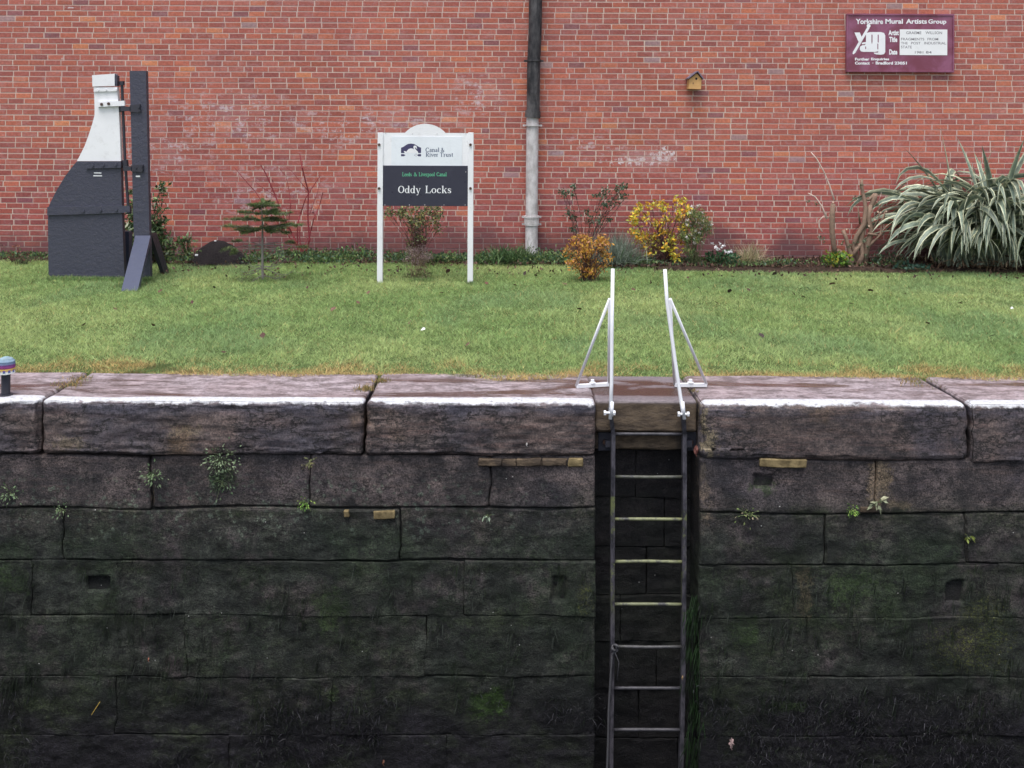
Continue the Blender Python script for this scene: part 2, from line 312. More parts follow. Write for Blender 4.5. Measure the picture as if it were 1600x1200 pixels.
n = NT('sandy_stone'); A = n.noise(9, 8, .7, st=(1, 1, 2.5)); B = n.noise(40, 6, .7)
c = n.mix(n.sm(A, .3, .7), (.05, .036, .026), (.15, .11, .072)); c = n.mix(n.mul(n.sm(n.noise(3, 5, .6), .5, .65), .7), c, (.035, .03, .028))
m_sandy = n.out(c, .8, n.bump(n.math('ADD', A, B), .9, .012), .3)
n = NT('sandy_stone_pale'); A = n.noise(14, 8, .7); c = n.mix(n.sm(A, .3, .7), (.10, .075, .035), (.26, .2, .1)); m_tile = n.out(c, .8, n.bump(A, .9, .01), .3)
n = NT('soil'); A = n.noise(16, 9, .75); c = n.mix(n.sm(A, .3, .7), (.018, .013, .011), (.075, .05, .038)); m_soil = n.out(c, .95, n.bump(A, 1, .03), .1)
n = NT('lawn_ground'); A = n.noise(3, 8, .7); c = n.mix(n.sm(A, .3, .7), (.05, .08, .025), (.10, .14, .05)); m_lawn = n.out(c, .95, n.bump(n.noise(50, 4), 1, .02), .1)
n = NT('compost'); A = n.noise(55, 6, .8); c = n.mix(n.sm(A, .35, .65), (.006, .005, .006), (.03, .025, .027)); m_comp = n.out(c, .9, n.bump(A, 1, .02), .2)
n = NT('water'); m_water = n.out((.012, .014, .012), .08, n.bump(n.noise(3, 3), .15, .02), .5)
n = NT('hidden_masonry'); m_far = n.out(n.mix(n.noise(4, 6), (.05, .045, .04), (.13, .11, .1)), .9)
m_white = painted('white_paint', (.77, .78, .80), (.3, .28, .25), .3, .4)
m_railwhite = painted('railing_paint', (.84, .85, .88), (.35, .3, .25), .15, .45, 26)
m_black = painted('blackened_paint', (.050, .052, .076), (.085, .08, .09), .5, .42, 22, 1.0)
m_steel = painted('black_steel', (.032, .033, .046), (.05, .035, .025), .5, .45, 30)
n = NT('ladder_steel'); A = n.noise(22, 7, .75); sx, sy, sz = n.sep()
c = n.mix(n.sm(A, .3, .7), (.022, .022, .027), (.07, .068, .08)); alg = n.mul(n.sm(n.noise(9, 6, .75, off=(3, 0, 1)), .36, .52), n.sm(sz, -.45, -.6), n.sm(sz, -1.7, -1.15))
c = n.mix(n.mul(alg, .85), c, n.mix(A, (.12, .135, .05), (.33, .35, .19))); m_ladder = n.out(c, .5, n.bump(A, .7, .004), .5)
n = NT('rail_steel'); A = n.noise(22, 7, .75, st=(1, 1, .4)); sz = n.sep()[2]; c = n.mix(n.sm(A, .38, .62), (.022, .022, .028), (.085, .08, .095)); c = n.mix(n.mul(n.sm(n.noise(7, 7, .8, off=(3, 0, 1)), .52, .6), n.sm(sz, -.5, -.65), n.sm(sz, -1.6, -1.0), .8), c, (.14, .16, .06)); m_railsteel = n.out(c, .5, n.bump(A, .9, .006), .4)
n = NT('pipe_grey'); A = n.noise(8, 8, .7, st=(1, 1, .5)); c = n.mix(n.sm(A, .3, .7), (.34, .32, .32), (.66, .64, .65)); c = n.mix(n.mul(n.sm(n.noise(30, 6, .8), .58, .7), .6), c, (.1, .08, .07)); m_pipe = n.out(c, .6, n.bump(A, .5, .006), .3)
n = NT('pipe_sooty'); A = n.noise(5, 8, .75, st=(1, 1, .35)); c = n.mix(n.sm(A, .35, .66), (.012, .012, .015), (.10, .095, .098)); m_soot = n.out(c, .6, n.bump(A, .6, .006), .3)
n = NT('pine'); A = n.noise(12, 6, .65, st=(1, 1, 4)); c = n.mix(A, (.46, .25, .09), (.66, .4, .17)); c = n.mix(n.blob(W(1083.8, 130, 13.2), .014, .02), c, (.22, .12, .06)); m_pine = n.out(c, .65, n.bump(A, .3, .003), .3)
m_roof = painted('slate_felt', (.16, .13, .18), (.2, .18, .2), .4, .7, 20)
m_hole = painted('hole_shade', (.006, .006, .007), amt=.1)
m_navy = painted('navy_board', (.030, .031, .050), (.05, .05, .07), .5, .35, 14, .1)
m_ink = painted('navy_ink', (.05, .045, .11), amt=.1); m_greyink = painted('grey_ink', (.09, .12, .19), amt=.1); m_greenink = painted('green_ink', (.10, .42, .24), amt=.1)
n = NT('maroon_board'); A = n.noise(3.2, 6, .6, dist=.6); c = n.mix(n.sm(A, .35, .68), (.16, .035, .062), (.25, .085, .155)); m_maroon = n.out(c, .35, n.bump(n.noise(2, 3), .2, .02), .5)
m_label = painted('paper_label', (.78, .79, .80), amt=.1); m_pen = painted('faded_pen', (.16, .15, .17), amt=.1)
m_rust = painted('rusty_bolt', (.07, .035, .025), amt=.4); m_bark = coloured('bark', .85); m_leaf = leafy('leaf'); m_gloss = leafy('glossy_leaf', .32, .12, .5)
m_grass = leafy('grass_blade', .5, .4, .3); m_petal = leafy('petal', .6, .2); m_wool = coloured('wool', .95, .05)

# ------------------------------------------------------------------ the setting: ground, near bank, water
def sheet(x0, x1, y0, y1, z, nx, ny, fn=None):
    X, Y = np.meshgrid(np.linspace(x0, x1, nx), np.linspace(y0, y1, ny)); Z = np.full_like(X, z)
    if fn: Z = Z + fn(X, Y)
    V = np.stack([X.ravel(), Y.ravel(), Z.ravel()], 1); i = np.arange(nx*ny).reshape(ny, nx)
    return V, np.stack([i[:-1, :-1].ravel(), i[:-1, 1:].ravel(), i[1:, 1:].ravel(), i[1:, :-1].ravel()], 1)
COPB = YF+.66                                         # back of the coping
def lawn_z(X, Y): return -.008 + .014*fbm(X*.5, Y*.5, 0, 3, 3)
def edge_y(X): return COPB - .02 + .19*fbm(X*1.1, 0, 0, 11, 4) + .02*fbm(X*9, 0, 0, 12, 2)
V, Fc = sheet(-12, 12, COPB-.10, YW+.1, 0, 160, 60, lambda X, Y: lawn_z(X, Y) - .05*(Y < COPB+.02))
tag(obj('lawn', (V, Fc, None), m_lawn, loc=(0, 9, 0), smooth=True), kind='structure')
V, Fc = sheet(-80, 80, YF+.3, 120, -.16, 2, 2); tag(obj('ground', (V, Fc, None), m_soil, loc=(0, 30, -.16)), kind='structure')
V, Fc = sheet(-12, 12, 12.15, YW+.1, .035, 240, 30, lambda X, Y: .035*fbm(X*3, Y*3, 0, 5, 4) + np.where(Y < 12.2, -.08, 0) - .2*np.clip((1.9-X)*3, 0, 1)*np.clip((12.95-Y)*3, 0, 1))
tag(obj('flower_bed_soil', (V, Fc, None), m_soil, loc=(0, 13, 0), smooth=True), kind='structure')
mb = MB(); mb.box(-40, 40, -40, 1.9, -4.5, -.002); tag(obj('near_bank', mb, m_far, loc=(0, 0, 0)), kind='structure')
n = NT('paving'); m_pave = n.out(n.mix(n.noise(3, 8, .7), (.24, .22, .20), (.40, .38, .35)), .85)
mb = MB(); mb.box(-40, 40, -40, 1.88, .002, .03); tag(obj('near_towpath', mb, m_pave, loc=(0, 0, 0)), kind='structure')
V, Fc = sheet(-40, 40, 1.9, YF+.5, -3.75, 2, 2); tag(obj('water', (V, Fc, None), m_water, loc=(0, 4, -3.75)), kind='structure')

# ------------------------------------------------------------------ brick wall
XW = 11.0; CH, BL = .0768, .225
wall = thing('brick_wall', (0, YW, 0), 'long high wall of weathered red brick running across behind the lawn', 'wall')
mb = MB(); mb.box(-XW, XW, YW+.006, YW+.33, -.15, 5.6); obj('mortar_bed', mb, m_mortar if False else mortar, wall)
vs, fs, cs = [], [], []
pal = [(lin(165, 98, 83), 6), (lin(169, 101, 83), 5), (lin(158, 93, 81), 5), (lin(149, 89, 81), 1.8), (lin(179, 110, 85), 1.6), (lin(192, 126, 92), .3), (lin(167, 105, 92), 3), (lin(138, 91, 91), .35), (lin(156, 128, 126), .18), (lin(154, 92, 82), 2.5)]
pc = np.array([p[0] for p in pal]); pw = np.array([p[1] for p in pal]); pw /= pw.sum()
nrow = int(5.7/CH)
for r in range(nrow):
    z = -.1 + r*CH; off = (BL/2 if r % 2 else 0) + rng.normal(0, .016) + .03*math.sin(r*.7); x = -XW + off
    while x < XW - .25:
        L = BL if rng.random() > .035 else BL*.5
        j = rng.normal(0, .0018, 8); g = .0060 if rng.random() > .04 else .002
        a, b, lo, hi = x+g+j[0], x+L-g+j[1], z+.0062+j[2]*.5, z+CH-.0062+j[3]*.5
        yf = YW + .0028 + j[4]*.22; k = len(vs); e = .0014
        vs += [(a+e, yf, lo+e+j[5]*.4), (b-e, yf+j[6]*.12, lo+e), (b-e, yf, hi-e+j[7]*.4), (a+e, yf, hi-e), (a, YW+.0065, lo), (b, YW+.0065, lo), (b, YW+.0065, hi), (a, YW+.0065, hi)]
        fs += [(k, k+1, k+2, k+3), (k+4, k+5, k+1, k), (k+5, k+6, k+2, k+1), (k+6, k+7, k+3, k+2), (k+7, k+4, k, k+3)]
        c0 = pc[rng.choice(len(pc), p=pw)]*rng.normal(1, .055); cs += [tuple(c0)]*5; x += L
obj('brickwork', (np.array(vs), fs, cs), brick, wall)
mb = MB(); mb.box(-XW-.02, XW+.02, YW-.04, YW+.37, 5.6, 5.68); obj('wall_coping', mb, m_far, wall)

# ------------------------------------------------------------------ lock wall
lock = thing('lock_wall', (0, YF, 0), 'dark weathered sandstone wall of the canal lock with large coping stones along its top', 'wall')
def coords(a, b, res, r):
    base = np.linspace(a, b, max(2, int(round((b-a)/res))+1)); ex = np.array([0, .12, .3, .55, .8, 1.0, 1.4])*r
    q = np.unique(np.round(np.concatenate([base, a+ex, b-ex]), 5)); q = q[(q >= a) & (q <= b)]
    keep = [q[0]]
    for t in q[1:]:
        if t-keep[-1] > .002: keep.append(t)
    keep[-1] = b; return np.array(keep)
SOCK = []
for a, b, c_, d_ in ((133, 166, 904, 924), (861, 884, 902, 939), (1481, 1506, 914, 944), (1181, 1211, 743, 763), (225, 243, 742, 757) ):
    p, q = W(a, d_, YF), W(b, c_, YF); SOCK.append((p[0], p[2], q[0], q[2]))
SOCK = SOCK[:4]
xw0, xw1 = float(W(931, 760, YF)[0]), float(W(1094, 760, YF)[0])
def rock(x0, x1, z0, z1, yf, yb, r=.02, amp=.008, strata=.004, seed=0, res=.013, top=True, wob=.008, slant=0.0):
    xs, zs = coords(x0, x1, res, r), coords(z0, z1, res, r); ys = coords(yf, yb, res*1.6, r)
    Vs, Fs, b = [], [], 0
    def grid(P, Q, fn, flip):
        nonlocal b
        A_, B_ = np.meshgrid(P, Q); V = np.stack(fn(A_.ravel(), B_.ravel()), 1); i = np.arange(len(V)).reshape(len(Q), len(P))+b
        f = np.stack([i[:-1, :-1].ravel(), i[:-1, 1:].ravel(), i[1:, 1:].ravel(), i[1:, :-1].ravel()], 1)
        Vs.append(V); Fs.append(f[:, ::-1] if flip else f); b += len(V)
    o = np.ones_like
    grid(xs, zs, lambda a, c: (a, yf*o(a), c), False)
    ysh = ys[ys <= yf+.35] if not top else ys
    grid(xs, ys, lambda a, c: (a, c, z1*o(a)), False) if top else grid(xs, ysh[:10], lambda a, c: (a, c, z1*o(a)), False)
    grid(xs, ysh[:12], lambda a, c: (a, c, z0*o(a)), True)
    grid(ysh, zs, lambda a, c: (x0*o(a), a, c), True); grid(ysh, zs, lambda a, c: (x1*o(a), a, c), False)
    V = np.concatenate(Vs); Fc = np.concatenate(Fs)
    lo, hi = np.array((x0+r, yf+r, z0+r)), np.array((x1-r, yb+9, z1-r)); inn = np.clip(V, lo, hi); d = V-inn; L = np.linalg.norm(d, axis=1, keepdims=True)+1e-9; nn = d/L
    P = inn + nn*r
    X, Y, Z = V.T
    n1 = fbm(X*2.2, Y*2.2, Z*3.5, seed, 3); n2 = fbm(X*9, Y*9, Z*16, seed+5, 4, .6); n3 = fbm(X*5, Y*5, Z*45, seed+9, 3, .6); n4 = fbm(X*38, Y*38, Z*45, seed+2, 2)
    fr = np.abs(nn[:, 1]); tp = np.clip(nn[:, 2], 0, 1)
    disp = n1*wob + (n2*amp*(1-np.abs(n2)*.4) + n3*strata)*(.25+.75*fr) + n4*.0018
    disp = np.where(tp > .9, n1*.006 + n2*.0022, disp)
    chip = 1.3*np.clip(fbm(X*4.3, Y*4, Z*4, seed+20, 4)-.12, 0, 1)*((fr > .15) & (fr < .97))
    P = P + nn*(disp - chip*.03)[:, None]
    P[:, 2] += slant*(P[:, 0]-x0)
    P[:, 2] += np.where(Z < -.3, 1, .35)*.022*fbm(X*1.3, 0, Z*1.6, 91, 3)*(Z < -.05); P[:, 0] += (.018*fbm(X*1.2, 5, Z*4.5, 92, 3) + .006*fbm(X*6, 5, Z*22, 93, 2))*((X < xw0-.1) | (X > xw1+.1))
    for (sx0, sz0, sx1, sz1) in SOCK:
        if sx0 < x1 and sx1 > x0 and sz0 < z1 and sz1 > z0:
            jx = X + .006*fbm(X*20, 0, Z*20, 3, 2); jz = Z + .006*fbm(X*20, 3, Z*20, 4, 2)
            k = np.clip(np.minimum.reduce([jx-sx0, sx1-jx, jz-sz0, sz1-jz])/.009+.5, 0, 1)*(nn[:, 1] < -.9); P[:, 1] += (.09 if sx0 < -1 or sx0 > 2.2 else .035)*k
    return P, Fc
def add_rock(name, *a, mat=m_course, parent=lock, label=None, **k):
    P, Fc = rock(*a, **k)
    key = np.round(P*20000).astype(np.int64); u, idx, inv = np.unique(key, axis=0, return_index=True, return_inverse=True)
    Fc = inv.ravel()[Fc]; P = P[idx]
    bad = (Fc[:, 0] == Fc[:, 1]) | (Fc[:, 1] == Fc[:, 2]) | (Fc[:, 2] == Fc[:, 3]) | (Fc[:, 3] == Fc[:, 0])
    o = obj(name, (P, Fc[~bad], None), mat, parent, smooth=True)
    if label: o['label'] = label
    return o
def zx(px, py, Y=YF): p = W(px, py, Y); return p[0], p[2]
ft = YF
def X_(px): return float(px if abs(px) > 1e4 else W(px, 760, YF)[0])
# coping stones: left, right pixel edge, top, bottom
for i, (a, b, t, bt, ex) in enumerate([(-460, 62, 0, 714, 0), (66, 568, 0, 714, 0), (572, 931, 0, 714, 0), (1094, 1514, 0, 718, 0), (1518, 1990, -1, 722, 0)]):
    x0, x1 = X_(a), X_(b); zb = float(W(800, bt, YF)[2]) + .0044*0
    add_rock('coping_stone', x0, x1, zb, 0.004-.004*(i % 2), YF-.012+.006*(i % 3), COPB+.04*rng.random(), mat=m_coping, r=.032 if i != 3 else .052, amp=.015 if i < 3 else .007, strata=.010 if i < 3 else .004, seed=i*31+3, res=.0125, wob=.012)
# the cut-back stone bridging the ladder recess
RB = YF+.34
xa, xb = X_(931), X_(1094)
add_rock('lintel_stone', xa-.004, xb-.012, float(W(1010, 676, YF+.05)[2]), .0, YF+.05, COPB, mat=m_coping, r=.02, amp=.006, strata=.004, seed=71, wob=.008)
o = C.objects[-1]; o.data.materials.clear(); 
n = NT('stone_lintel'); sx, sy, sz = n.sep(); A = n.noise(9, 8, .7, st=(1, 1, 2.5)); D = n.noise(38, 8, .75); B = n.noise(1.3, 5, .6, off=(7, 7, 7))
c = n.mix(n.sm(A, .3, .7), (.045, .032, .024), (.13, .095, .062)); c = n.mix(n.mul(n.sm(n.noise(3, 5, .6), .5, .65), .6), c, (.04, .032, .03))
t = n.mix(n.sm(D, .3, .7), (.135, .115, .125), (.215, .18, .19)); pud = n.mul(n.sm(n.noise(1.4, 6, .6, st=(.7, 2.2, 1), off=(0, 1, 0)), .44, .52), n.sm(sy, YF+.12, YF+.2), n.sm(sy, YF+.6, YF+.5))
t = n.mix(pud, t, (.075, .042, .038)); c = n.mix(n.sm(sz, -.03, -.008), c, t)
o.data.materials.append(n.out(c, n.sm(pud, 0, 1, .62, .16), n.bump(n.math('ADD', A, n.math('MULTIPLY', D, .6)), .8, .01), .4))
add_rock('ledge_stone', xa-.004, xb+.004, float(W(1010, 705, YF+.12)[2]), float(W(1010, 677, YF+.12)[2]), YF+.13, YF+.6, mat=m_sandy, r=.015, amp=.014, strata=.012, seed=77, top=False)
# courses: list of (row bottom pixel left side, right side), joints
rows = [(714, 796, [-460, 234, 483, 766, 931], 719, 803, [1094, 1369, 1990]),
        (797, 877, [-460, 97, 625, 931], 804, 884, [1094, 1291, 1510, 1990]),
        (878, 962, [-460, 48, 725, 931], 885, 968, [1094, 1241, 1560, 1990]),
        (963, 1057, [-460, 290, 665, 931], 969, 1060, [1094, 1263, 1990]),
        (1058, 1150, [-460, 180, 520, 931], 1061, 1152, [1094, 1265, 1640, 1990]),
        (1151, 1245, [-460, 360, 700, 931], 1153, 1246, [1094, 1420, 1990]),
        (1246, 1340, [-460, 230, 931], 1247, 1341, [1094, 1300, 1990])]
for ri, (la, lb, lj, ra, rb_, rj) in enumerate(rows):
    for (za, zb, js) in ((la, lb, lj), (ra, rb_, rj)):
        for k in range(len(js)-1):
            g = (.003, .002, 0, 0, 0, 0, 0)[ri]
            x0, x1 = X_(js[k])+g, X_(js[k+1])-g
            cx = min(max((js[k]+js[k+1])/2, 0), 1600)
            z1, z0 = float(W(cx, za, YF)[2]), float(W(cx, zb, YF)[2])+(.002, .001, -.002, -.002, -.002, -.002, -.002)[ri]
            sd_ = ri*37+k*7+(5 if js[0] > 900 else 0)
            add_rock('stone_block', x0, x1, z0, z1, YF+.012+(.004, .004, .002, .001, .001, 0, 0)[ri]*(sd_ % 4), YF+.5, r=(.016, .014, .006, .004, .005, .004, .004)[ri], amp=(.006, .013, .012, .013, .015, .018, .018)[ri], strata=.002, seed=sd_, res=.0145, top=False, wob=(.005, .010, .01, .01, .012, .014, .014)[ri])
mb = MB(); z9 = float(W(800, 1338, YF)[2]); zt_ = float(W(800, 718, YF)[2])
for a, b in ((X_(-460), xa), (xb, X_(1990))): mb.box(a+.002, b-.002, YF+.045, YF+.6, z9, zt_-.02)
for a, b in ((X_(-460), xa), (xb, X_(1990))): mb.box(a, b, YF+.01, YF+.6, -4.4, z9)
mb.box(xa, xb, RB+.08, RB+.3, -4.4, -.2); mb.box(-14, X_(-460), YF+.01, YF+.6, -4.4, -.01); mb.box(X_(1990), 14, YF+.01, YF+.6, -4.4, -.01)
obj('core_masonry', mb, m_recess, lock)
zz0 = float(W(1010, 704, RB)[2])
for k in range(9):                                    # stones at the back of the recess
    z1 = zz0 - k*.33; sp_ = xa + (.3, .5, .38, .2, .45, .33, .6, .3, .4)[k]
    for a, b in ((xa-.01, sp_), (sp_+.004, xb+.01)):
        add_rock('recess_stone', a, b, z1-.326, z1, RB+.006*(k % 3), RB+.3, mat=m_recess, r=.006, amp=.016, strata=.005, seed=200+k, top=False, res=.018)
# packing tiles wedged under the coping
for a, b, c_, d_, m_ in ((748, 784, 717, 728, m_sandy), (785, 806, 717, 728.5, m_sandy), (807, 846, 717, 728, m_sandy), (847, 885, 717.5, 728, m_sandy), (888, 911, 717, 730, m_tile), (1188, 1261, 716.5, 729, m_tile), (583, 617, 799, 811, m_tile), (537, 545, 798, 808, m_tile), (1345, 1372, 791, 799, m_sandy)):
    x0, z1 = zx(a, c_); x1, z0 = zx(b, d_)
    add_rock('packing_tile', x0, x1, z0, z1, YF-.006, YF+.14, mat=m_, r=.006, amp=.004, strata=.002, seed=int(a), top=False, res=.01, wob=.003)
# ------------------------------------------------------------------ ladder with white handrails
YL = YF+.05
lb = W(1010, 640, YL); lad = thing('ladder', (lb[0], YL, -.35), 'black steel ladder with splayed white handrails set in the lock wall recess', 'ladder')
for pts in ([(953, 640), (958, 676), (957, 800), (956.5, 1000), (954.5, 1200), (953, 1400)], [(1066.5, 640), (1069, 676), (1069, 800), (1067.5, 1000), (1066, 1110), (1063.5, 1200), (1061, 1400)]):
    mb = MB(); P3 = [W(x, y, YF-.0 if i == 0 else YL) for i, (x, y) in enumerate(pts)]
    for p, q in zip(P3, P3[1:]): mb.bar(p, q, .026, .05)
    obj('rail', mb, m_railsteel, lad)
for y in (678, 744.5, 811, 877.5, 944, 1010, 1075, 1140, 1205, 1270, 1335):
    a, b = W(959, y, YL), W(1067, y+.4, YL); mid = (a+b)/2 + np.array((0, 0, rng.normal(0, .003)))
    mb = MB(); mb.tube([a, a*.6+mid*.4, mid, b*.6+mid*.4, b], .0105, 8); obj('rung', mb, m_ladder, lad, smooth=True)
for x in (945, 1079):
    a = W(x, 690, YF+.12); mb = MB(); mb.box(a[0]-.043, a[0]+.043, a[1], a[1]+.012, a[2]-.06, a[2]+.06, bev=.003)
    mb.box(min(a[0], W(959 if x < 1000 else 1067, 690, YL)[0]), max(a[0], W(959 if x < 1000 else 1067, 690, YL)[0]), a[1]-.055, a[1]-.001, a[2]-.02, a[2]+.02)
    br = obj('wall_bracket', mb, m_steel, lad)
    mb = MB(); mb.tube([(a[0], a[1]+.002, a[2]), (a[0], a[1]-.02, a[2])], .016, 6); obj('bolt', mb, m_rust, br)
for sgn, front, brace, out_, in_, tabs in ((-1, [(957.5, 420, 6.22), (956, 520, 6.22), (955.5, 600, 6.22), (953.5, 655, 6.2)], (952.5, 467), (900.5, 607), (951, 604), (952, 645)), (1, [(1039, 421, 6.22), (1042, 470, 6.22), (1055, 565, 6.22), (1065, 632, 6.21), (1069.5, 655, 6.2)], (1047, 467), (1104, 605), (1054, 605), (1067.5, 647))):
    gb = G(*in_); YR = gb[1]
    mb = MB(); mb.tube([W(x, y, Y) for x, y, Y in front], .0118, 10)
    mb.tube([W(front[-1][0]+(3 if sgn < 0 else -3), 628, 6.2), W(front[-1][0]+(2 if sgn < 0 else -1), 650, 6.2)], .012, 8)
    hr = obj('handrail', mb, m_railwhite, lad, smooth=True)
    topj = W(brace[0], brace[1], YF+.02)
    for name, q in (('rear_brace', G(*in_)+np.array((0, 0, .02))), ('side_brace', G(*out_)+np.array((0, 0, .02)))):
        mb = MB(); mb.tube([topj, q], .0098, 8); obj(name, mb, m_railwhite, hr, smooth=True)
    a, b = G(*in_), G(*out_); mb = MB(); mb.bar(a+np.array((0, 0, .016)), b+np.array((0, 0, .016)), .028, .022, (0, 1, 0))
    bp = obj('foot_bar', mb, m_railwhite, hr)
    m_ = (a+b)/2; mb = MB(); mb.tube([m_+np.array((0, 0, .03)), m_+np.array((0, 0, .055))], .012, 6); mb.tube([m_+np.array((0, 0, .03)), m_+np.array((0, 0, .036))], .022, 10); obj('bolt', mb, m_railwhite, bp)
    t = W(*tabs, 6.2); mb = MB(); mb.tube([t+np.array((-.035, 0, 0)), t+np.array((.04, 0, 0))], .008, 8); mb.tube([t+np.array((-.035, 0, 0)), t+np.array((-.022, 0, 0))], .017, 6); mb.tube([t+np.array((.025, 0, 0)), t+np.array((.038, 0, 0))], .017, 6); obj('clamp_bolt', mb, m_railwhite, hr)
# old rope hanging from the ladder
mb = MB(); p = [W(961, 1008, YL-.03), W(965, 1016, YL-.04), W(957, 1022, YL-.035), W(954, 1060, YL-.03), W(951, 1110, YL-.03), W(950, 1160, YL-.035), W(947, 1250, YL-.03), W(946, 1400, YL-.03)]
mb.tube(p, .0075, 6)
for i in range(9):
    a = i/8*6.28; 
mb.tube([W(961+4.5*math.cos(a), 1012+4.5*math.sin(a), YL-.045+.02*math.sin(a*2)) for a in np.linspace(0, 6.5, 14)], .007, 6)
mb.tube([W(958, 1012, YL-.045), W(967, 1035, YL-.045), W(964, 1062, YL-.05)], .003, 5)
n = NT('old_rope'); o = obj('rope', mb, n.out(n.mix(n.noise(60, 4), (.03, .03, .035), (.11, .11, .12)), .9), loc=W(961, 1010, YL), smooth=True); tag(o, 'dark weathered rope knotted to a lower ladder rung and hanging beside the left rail', 'rope')

# ------------------------------------------------------------------ lettering
def text_mesh(s, bold=0.0):
    cu = bpy.data.curves.new('t', 'FONT'); cu.body = s; cu.size = 1; cu.offset = bold; cu.resolution_u = 4; o = bpy.data.objects.new('t', cu); C.objects.link(o)
    bpy.context.view_layer.update(); dg = bpy.context.evaluated_depsgraph_get(); me = bpy.data.meshes.new_from_object(o.evaluated_get(dg))
    V = np.array([v.co[:] for v in me.vertices]); Fs = [tuple(p.vertices) for p in me.polygons]
    bpy.data.objects.remove(o); bpy.data.curves.remove(cu); bpy.data.meshes.remove(me); return V, Fs
def put_text(mb, s, x0, z0, x1, z1, Y, bold=0.0, V=None, Fs=None):   # fitted into the rectangle
    if V is None: V, Fs = text_mesh(s, bold)
    lo, hi = V.min(0), V.max(0)
    P = np.stack([x0+(V[:, 0]-lo[0])/(hi[0]-lo[0])*(x1-x0), np.full(len(V), Y)+V[:, 2]*0, z0+(V[:, 1]-lo[1])/(hi[1]-lo[1])*(z1-z0)], 1)
    mb.add(P, Fs); return mb
def arc(cx, cy, rx, ry, a0, a1, T=.15, t=.055, k=16):
    aa = np.radians(np.linspace(a0, a1, k)); return [(cx+rx*math.cos(a), cy+ry*math.sin(a), t+(T-t)*abs(math.cos(a))**1.3) for a in aa]
def ln(x0, y0, x1, y1, w_): return [(x0, y0, w_), (x1, y1, w_)]
T, t_ = .15, .06
def sf(x, y, h=.12): return ln(x-h, y, x+h, y, t_)
GL = {
 'O': (.88, [arc(.43, .5, .33, .46, 0, 360, .17)]), 'C': (.86, [arc(.44, .5, .33, .46, 48, 312, .17), ln(.71, .66, .71, .97, t_), ln(.71, .05, .71, .25, t_)]),
 'd': (.72, [arc(.30, .33, .20, .30, 0, 360), ln(.53, 0, .53, 1, T), ln(.40, .97, .53, .97, t_), ln(.53, .03, .68, .03, t_)]),
 'y': (.66, [ln(.12, .66, .35, .03, .14), ln(.56, .66, .27, -.22, t_), ln(.27, -.22, .12, -.24, .09), sf(.12, .65), sf(.55, .65, .1)]),
 'L': (.76, [ln(.20, 0, .20, 1, T), sf(.20, .97, .15), ln(.05, .03, .68, .03, t_), ln(.66, .03, .66, .28, .07)]),
 'o': (.66, [arc(.32, .33, .23, .30, 0, 360)]), 'c': (.58, [arc(.32, .33, .22, .30, 50, 315), ln(.46, .5, .46, .56, .12)]),
 'k': (.70, [ln(.17, 0, .17, 1, T), ln(.04, .97, .17, .97, t_), sf(.17, .03), ln(.22, .28, .52, .63, t_), ln(.34, .4, .56, .03, .14), sf(.55, .65, .1), sf(.57, .03, .12)]),
 's': (.55, [[(.44, .48, .05), (.42, .59, .06), (.27, .64, .07), (.13, .55, .12), (.16, .42, .15), (.30, .33, .16), (.42, .23, .14), (.42, .10, .12), (.27, .03, .07), (.12, .07, .06), (.09, .20, .05)]]),
 'e': (.60, [arc(.31, .33, .22, .30, 5, 318), ln(.1, .36, .53, .36, t_)]), 'a': (.60, [arc(.24, .18, .14, .16, 0, 360, .13), ln(.43, .03, .43, .5, .14), arc(.29, .48, .14, .16, 0, 160, .14), ln(.43, .03, .56, .03, t_)]),
 'n': (.70, [ln(.16, 0, .16, .64, T), arc(.34, .46, .18, .18, 0, 170), ln(.53, 0, .53, .46, T), sf(.16, .03, .13), sf(.53, .03, .13), ln(.04, .63, .16, .63, t_)]),
 'l': (.35, [ln(.18, 0, .18, 1, T), ln(.05, .97, .18, .97, t_), sf(.18, .03, .14)]), 'i': (.35, [ln(.18, 0, .18, .64, T), ln(.05, .63, .18, .63, t_), sf(.18, .03, .14), ln(.18, .8, .18, .95, T)]),
 'v': (.62, [ln(.12, .66, .33, .02, .14), ln(.54, .66, .33, .02, t_), sf(.12, .65), sf(.53, .65, .1)]), 'r': (.50, [ln(.16, 0, .16, .64, T), arc(.33, .47, .16, .17, 50, 175), sf(.16, .03, .13), ln(.04, .63, .16, .63, t_)]),
 'R': (.84, [ln(.20, 0, .20, 1, T), sf(.2, .03, .15), ln(.05, .97, .42, .97, t_), arc(.42, .74, .22, .23, -90, 90), ln(.2, .5, .42, .5, t_), ln(.42, .5, .68, .03, .15), ln(.62, .03, .8, .03, t_)]),
 'T': (.80, [ln(.40, 0, .40, .97, T), sf(.4, .03, .15), ln(.05, .97, .75, .97, t_), ln(.06, .97, .06, .74, t_), ln(.74, .97, .74, .74, t_)]),
 't': (.42, [ln(.20, .1, .20, .88, .14), ln(.06, .63, .38, .63, t_), ln(.20, .08, .36, .04, .08)]),
 'u': (.70, [ln(.16, .2, .16, .64, T), arc(.33, .2, .17, .17, 180, 350), ln(.53, 0, .53, .64, T), ln(.04, .63, .16, .63, t_), ln(.42, .63, .53, .63, t_), ln(.53, .03, .66, .03, t_)]),
 'p': (.70, [ln(.16, -.28, .16, .64, T), arc(.37, .33, .20, .30, 0, 360), sf(.16, -.25, .13), ln(.04, .63, .16, .63, t_)]),
 '&': (.95, [[(.80, .52, .05), (.66, .18, .07), (.45, .03, .08), (.22, .05, .12), (.13, .25, .15), (.25, .45, .08), (.45, .62, .07), (.50, .82, .10), (.36, .95, .06), (.24, .82, .10), (.36, .55, .14), (.60, .22, .16), (.84, .02, .10)]]), ' ': (.38, [])}
